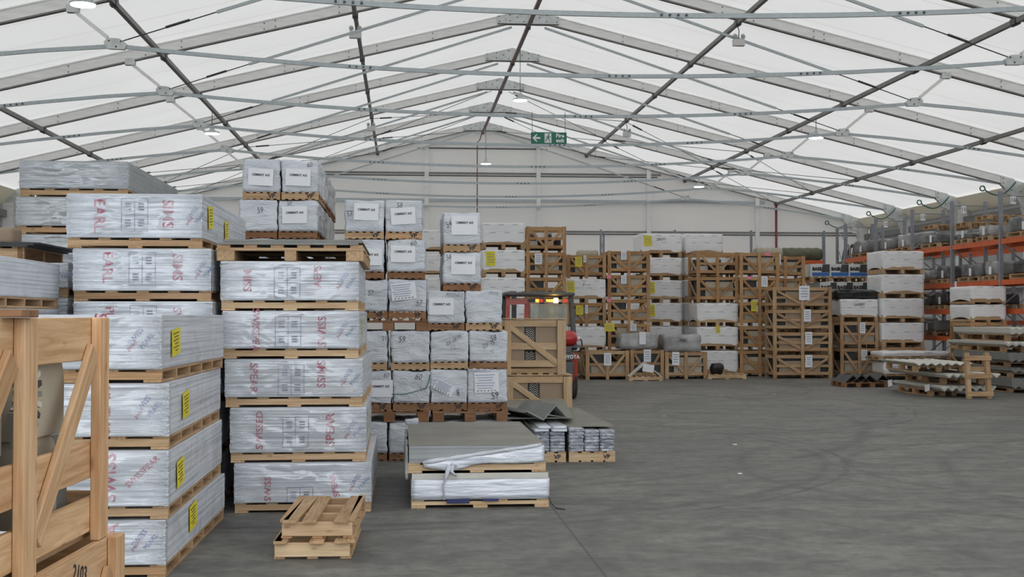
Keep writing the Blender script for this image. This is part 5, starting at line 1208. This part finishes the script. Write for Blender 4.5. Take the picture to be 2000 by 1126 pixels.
# silver film still on the right end, torn along a diagonal
def torn():
    m = MB(); n = 26; vs = []; fs = []; H = ht2-hh2
    for i in range(n+1):
        u = i/n; x = -w2/2+.13+(w2-.14)*u; ztop = hh2+H*(.04+.90*u); zbot = hh2-.035-.02*math.sin(u*9)*(1-u)-(.03*math.exp(-((u-.25)/.12)**2))
        zbot = min(zbot+u*.04, ztop-.01)
        for j in range(8):
            v = j/7; z = zbot+(ztop-zbot)*v; y = -1.205-.012-.010*abs(math.sin(u*23+v*7))-.012*math.sin(v*PI)*(1-u*.6)
            vs.append((x, y, z))
    for i in range(n):
        for j in range(7): fs.append((i*8+j, (i+1)*8+j, (i+1)*8+j+1, i*8+j+1))
    m.add(vs, fs); me = m.mesh('torn_film', False); return me
tf = obj('torn_film', torn(), silver_m, t2, smooth=True); sm = tf.modifiers.new('thick', 'SOLIDIFY'); sm.thickness = .004
fold = MB(); pts = [(-w2/2+.12+(w2-.15)*i/14, -1.222-.006*math.sin(i*1.7), hh2+(ht2-hh2)*(.05+.90*i/14)) for i in range(15)]
fold.tube(pts, [.016+.012*math.sin(i*1.1)**2*(1-i/16) for i in range(15)], 7); obj('rolled_film_edge', fold, bag_m, t2, smooth=True)
tl = MB(); tl.tube([(-w2/2+.36, -1.235, hh2-.02), (-w2/2+.33, -1.25, hh2-.10), (-w2/2+.30, -1.25, hh2-.20), (-w2/2+.31, -1.245, hh2-.32)], [.03, .018, .010, .009], 7)
tl.tube([(-w2/2+.40, -1.235, hh2-.01), (-w2/2+.37, -1.25, hh2-.07), (-w2/2+.42, -1.26, hh2-.11)], [.03, .022, .006], 7); obj('hanging_film', tl, bag_m, t2, smooth=True)
lf = crumple(.05, 1.9, .30, .02, .02, 4, .05, 5, maxseg=22); obj('film_bunch', lf, film_grey, t2, loc=(-w2/2-.02, -.25, -.06))
obj('film_bunch', crumple(.16, .24, .07, .03, .02, 3, .03, 8), bag_m, t2, loc=(-w2/2+.04, 1.05, ht2-.01))
# loose cable on the floor at the right corner
g1 = ground(1071, 983); tag(obj('floor_strap', MB().tube([(xr2+.0, YI-.012, .09), (xr2+.02, YI-.03, .04), (xr2+.05, YI-.12, .008), (xr2+.12, YI-.2, .006)], .005, 6), black_pl), 'thin black strap end trailing from the board stack onto the floor', 'strap')
# ------------------------------------------------------------------ two small pallets in front
g2 = ground(535, 1094); g3 = ground(683, 1092)
wj = (g3-g2).length
def half_pallet(x, y, z, w, L, rz, label, boards_x, seed=0, lb=.095, tilt=0):
    t = thing('half_pallet', label, 'pallet', (x, y, z), rz, 'two small pallets in front', rot=(0, R(tilt), rz))
    for i, yy in enumerate((0, L*.33, L*.66, L-.045)):
        box_obj('bearer', (w, .045, lb), wd('mid' if i else 'pale', 'x'), t, (0, yy+.0225, .018+lb/2), bevel=.004)
    for i, (u, ww, dy) in enumerate(boards_x):
        box_obj('deck_board', (ww, L, .02), wd('mid', 'y'), t, (u*w, L/2+dy-.03, .018+lb+.0115), bevel=.003, rot=(0, 0, R((-1)**i*.8)))
    for u in (-.44, 0, .44): box_obj('skid_board', (.075, L-.05, .016), wd('near', 'y'), t, (u*w, L/2, .008))
    return t
Lj = 1.22; yj = g2.y+.02
half_pallet((g2.x+g3.x)/2, yj, 0, wj, Lj, R(-1.5), 'small slatted wooden pallet lying on the floor, lower of two', [(-.47, .06, 0), (-.40, .09, -.02), (.05, .10, -.02), (.40, .09, -.02), (.50, .06, 0)])
half_pallet((g2.x+g3.x)/2+.03, yj+.05, .136, wj-.03, Lj, R(-2.5), 'small slatted wooden pallet stacked on another, upper of two', [(-.48, .06, .02), (-.36, .10, -.03), (-.12, .10, -.02), (.36, .10, -.02), (.47, .05, .04)])
for sgn in (-1, 1):
    pass
# ------------------------------------------------------------------ corrugated sheet stacks on the right
def wave_mesh(w, L, th, amp, n, key='w', sag=0):
    def mk():
        m = MB(); N_ = n*8; vs = []
        for y in (-L/2, L/2):
            for i in range(N_+1):
                x = -w/2+w*i/N_; z = amp*(.5+.5*math.cos(2*PI*n*i/N_)); vs += [(x, y, z), (x, y, z+th)]
        q = 2*(N_+1); fs = []
        for i in range(N_):
            a = 2*i; fs += [(a, a+2, a+3, a+1), (q+a, q+a+1, q+a+3, q+a+2), (a+1, a+3, q+a+3, q+a+1), (a, q+a, q+a+2, a+2)]
        fs += [(0, 1, q+1, q), (2*N_, q+2*N_, q+2*N_+1, 2*N_+1)]
        m.add(vs, fs); me = m.mesh('corrugated_sheet')
        return me
    return cached(('wv', w, L, th, amp, n), mk)
def corr_stack(X, Y, z, w, L, count, label, mt, rz=0, group=None, pal=.13, pw=None, pL=None, amp=.05, n=7, off=(0, 0), th=.009, kind='mid', pitch=None, pdx=0):
    t = thing('corrugated_sheet_stack', label, 'roof sheets', (X, Y, z), rz, group)
    if pal:
        p = obj('pallet', cached(('bp', pw or w*.8, pL or 1.6, pal, 3, 5), lambda: block_pallet_mesh(pw or w*.8, pL or 1.6, pal, 3, 5)), wd(kind, 'x'), t, loc=(pdx, 0, 0))
    for i in range(count):
        obj('corrugated_sheet', wave_mesh(w, L, th, amp, n), mt, t, loc=(off[0]*i, off[1]*i, pal+.001+(pitch or th+.002)*i), rot=(0, 0, 0))
    return t
gk0, gk1 = ground(1828, 774), ground(1940, 768)
Yk = 25.7; xk0 = xat(1832, Yk); xk1 = xat(1942, Yk); wk = round(xk1-xk0, 2); Lk = 2.7
kt = corr_stack((xk0+xk1)/2, Yk+Lk/2, 0, wk, Lk, 4, 'pale corrugated roof sheets, lowest pile before the orange rack', slate_lt, R(1.5), 'corrugated piles before the rack', .13, .62, 1.6, pdx=-.30, amp=.065)
for yy in (-.75, 1.2): card_on('paper_tag', .24, .14, paper, kt, (-wk/2-.015, yy, .17), .2, 'left')
corr_stack((xk0+xk1)/2+.10, Yk+Lk/2+.15, .13+.065+.047, wk, Lk+.2, 3, 'pale corrugated roof sheets, middle pile before the orange rack', slate_lt, R(2.5), 'corrugated piles before the rack', .16, .95, 1.8, amp=.06, pdx=.05)
corr_stack((xk0+xk1)/2-.25, Yk+Lk/2+.25, .50, wk, Lk-.2, 2, 'pale corrugated roof sheets, top pile with wooden pallet below', slate_lt, R(-4), 'corrugated piles before the rack', .15, 1.1, 1.9, amp=.045)
# larger grey stack
Yl = 27.0; xl0 = xat(1975, Yl); wl = 1.15; Ll = 2.9; z = 0; R_ = [(.10, 15, slate, 'lowest'), (.12, 6, slate, 'second from the floor'), (.12, 13, slate, 'third from the floor'), (.14, 5, slate_lt, 'fourth from the floor, thin and pale,'), (.15, 9, slate_lt, 'topmost')]
zl_tops = []
for i, (ph, n_, m, nm) in enumerate(R_):
    hgt = n_*.012+.045; dx = [0, .02, -.05, -.12, .1][i]
    corr_stack(xl0+wl/2+dx, Yl+Ll/2+[0, .05, 0, .1, .3][i], z, wl, Ll, n_, 'large grey corrugated sheet pile at the right edge, %s' % nm, m, R([0, .5, -.5, 1, 0][i]), 'grey corrugated piles at the right edge', ph, 1.0, 2.3, n=7, amp=.045, th=.0105)
    for j in range(2): 
        if i < 4: pass
    z += ph+hgt+.002
# film bales on low crates far right
Yr = 30.25
def bx2(px0, px1): return (xat(px0, Yr)+xat(px1, Yr))/2, xat(px1, Yr)-xat(px0, Yr)
zc1 = zat(592, Yr); zc0 = zat(628, Yr); top_ = zat(555, Yr); Xb = 14.40
crate(Xb, Yr, 0, .92, 1.2, zc0/2-.004, 'slatted crate under the white bales at the right edge, lower'); crate(Xb, Yr, zc0/2, .92, 1.2, zc0/2-.004, 'slatted crate under the white bales at the right edge, upper')
film_bale(Xb, Yr, zc1, .92, 1.25, top_-zc1-.004, 'white film bale at the right edge before the rack, upper one', seed=2, hp=.08); film_bale(Xb, Yr, zc0, .92, 1.25, zc1-zc0-.004, 'white film bale at the right edge before the rack, lower one', seed=3, hp=.08)
# low white bales with slack film
Yq = 33.0; x0, x1 = xat(1722, Yq), xat(1868, Yq)
t = wrapped_load((x0+x1)/2, Yq, 0, x1-x0, 1.1, zat(706, Yq), 'long low white wrapped pack on the floor, lower one', film_w, 1, .14, group='long low white packs'); text('printed_name', 'CEMBRIT', .09, ink_blue, t, (.1, -.56, .36)); text('printed_name', 'CEMBRIT', .09, ink_blue, t, (-.6, -.56, .34))
t = wrapped_load((x0+x1)/2-.05, Yq+.02, zat(706, Yq)+.002, x1-x0, 1.05, zat(686, Yq)-zat(706, Yq), 'long low white wrapped pack, upper one with loose film', film_w, 2, .10, group='long low white packs', pal=True); text('printed_name', 'CEMBRIT', .06, ink_gr, t, (.3, -.54, .2))
# charcoal ridge pieces on a low pallet
gp_ = ground(1642, 756); 
t = thing('low_pallet', 'low pallet holding charcoal ridge pieces on the open floor', 'pallet', (xat(1690, 29.6), 30.0, 0)); obj('pallet', block_pallet_mesh(1.15, .8, .13, 4, 6), wd('brown', 'x'), t)
for i, (dx, rz) in enumerate(((-.35, 12), (-.10, 4), (.16, -8), (.40, 10))):
    tag(obj('ridge_piece', cached('rdp', lambda: MB().prism([(-.20, 0), (0, .16), (.20, 0), (.18, 0), (0, .135), (-.18, 0)], 'y', -.3, .3).mesh('ridge_piece')), slate_dk, loc=(xat(1690, 29.6)+dx, 29.95, .132+.012*(i % 2)), rot=(0, 0, R(rz))), 'charcoal ridge piece on the low floor pallet, %s from the left' % NTH[i], 'roof piece', 'charcoal ridge pieces on the low pallet')
# upright pallet leaning on the piles
t = thing('leaning_pallet', 'wooden pallet standing on edge against the corrugated piles', 'pallet', (xat(1916, 25.2), 25.25, 0), 0, rot=(R(-6), 0, R(3)))
for i in range(3): box_obj('cross_board', (.58, .022, .10), wd('mid', 'x'), t, (0, 0, .10+.37*i), bevel=.003)
for i in range(2): box_obj('upright_board', (.09, .09, .95), wd('mid', 'z'), t, (-.22+.44*i, .06, .48), bevel=.003)
box_obj('cross_board', (.58, .022, .10), wd('mid', 'x'), t, (0, .12, .62), bevel=.003)
# dropped scraps on the floor
for i, (px, py, s_) in enumerate(((1435, 868, .06), (1297, 812, .03), (1445, 925, .05), (1512, 770, .04))):
    g = ground(px, py); tag(obj('paper_scrap', crumple(s_, s_*.7, .012, .004, .003, i, .02, 20), paper, loc=g), 'tiny pale paper scrap on the concrete, %s one' % ['middle', 'upper left', 'nearest', 'farthest'][i], 'scrap', 'paper scraps on the floor')
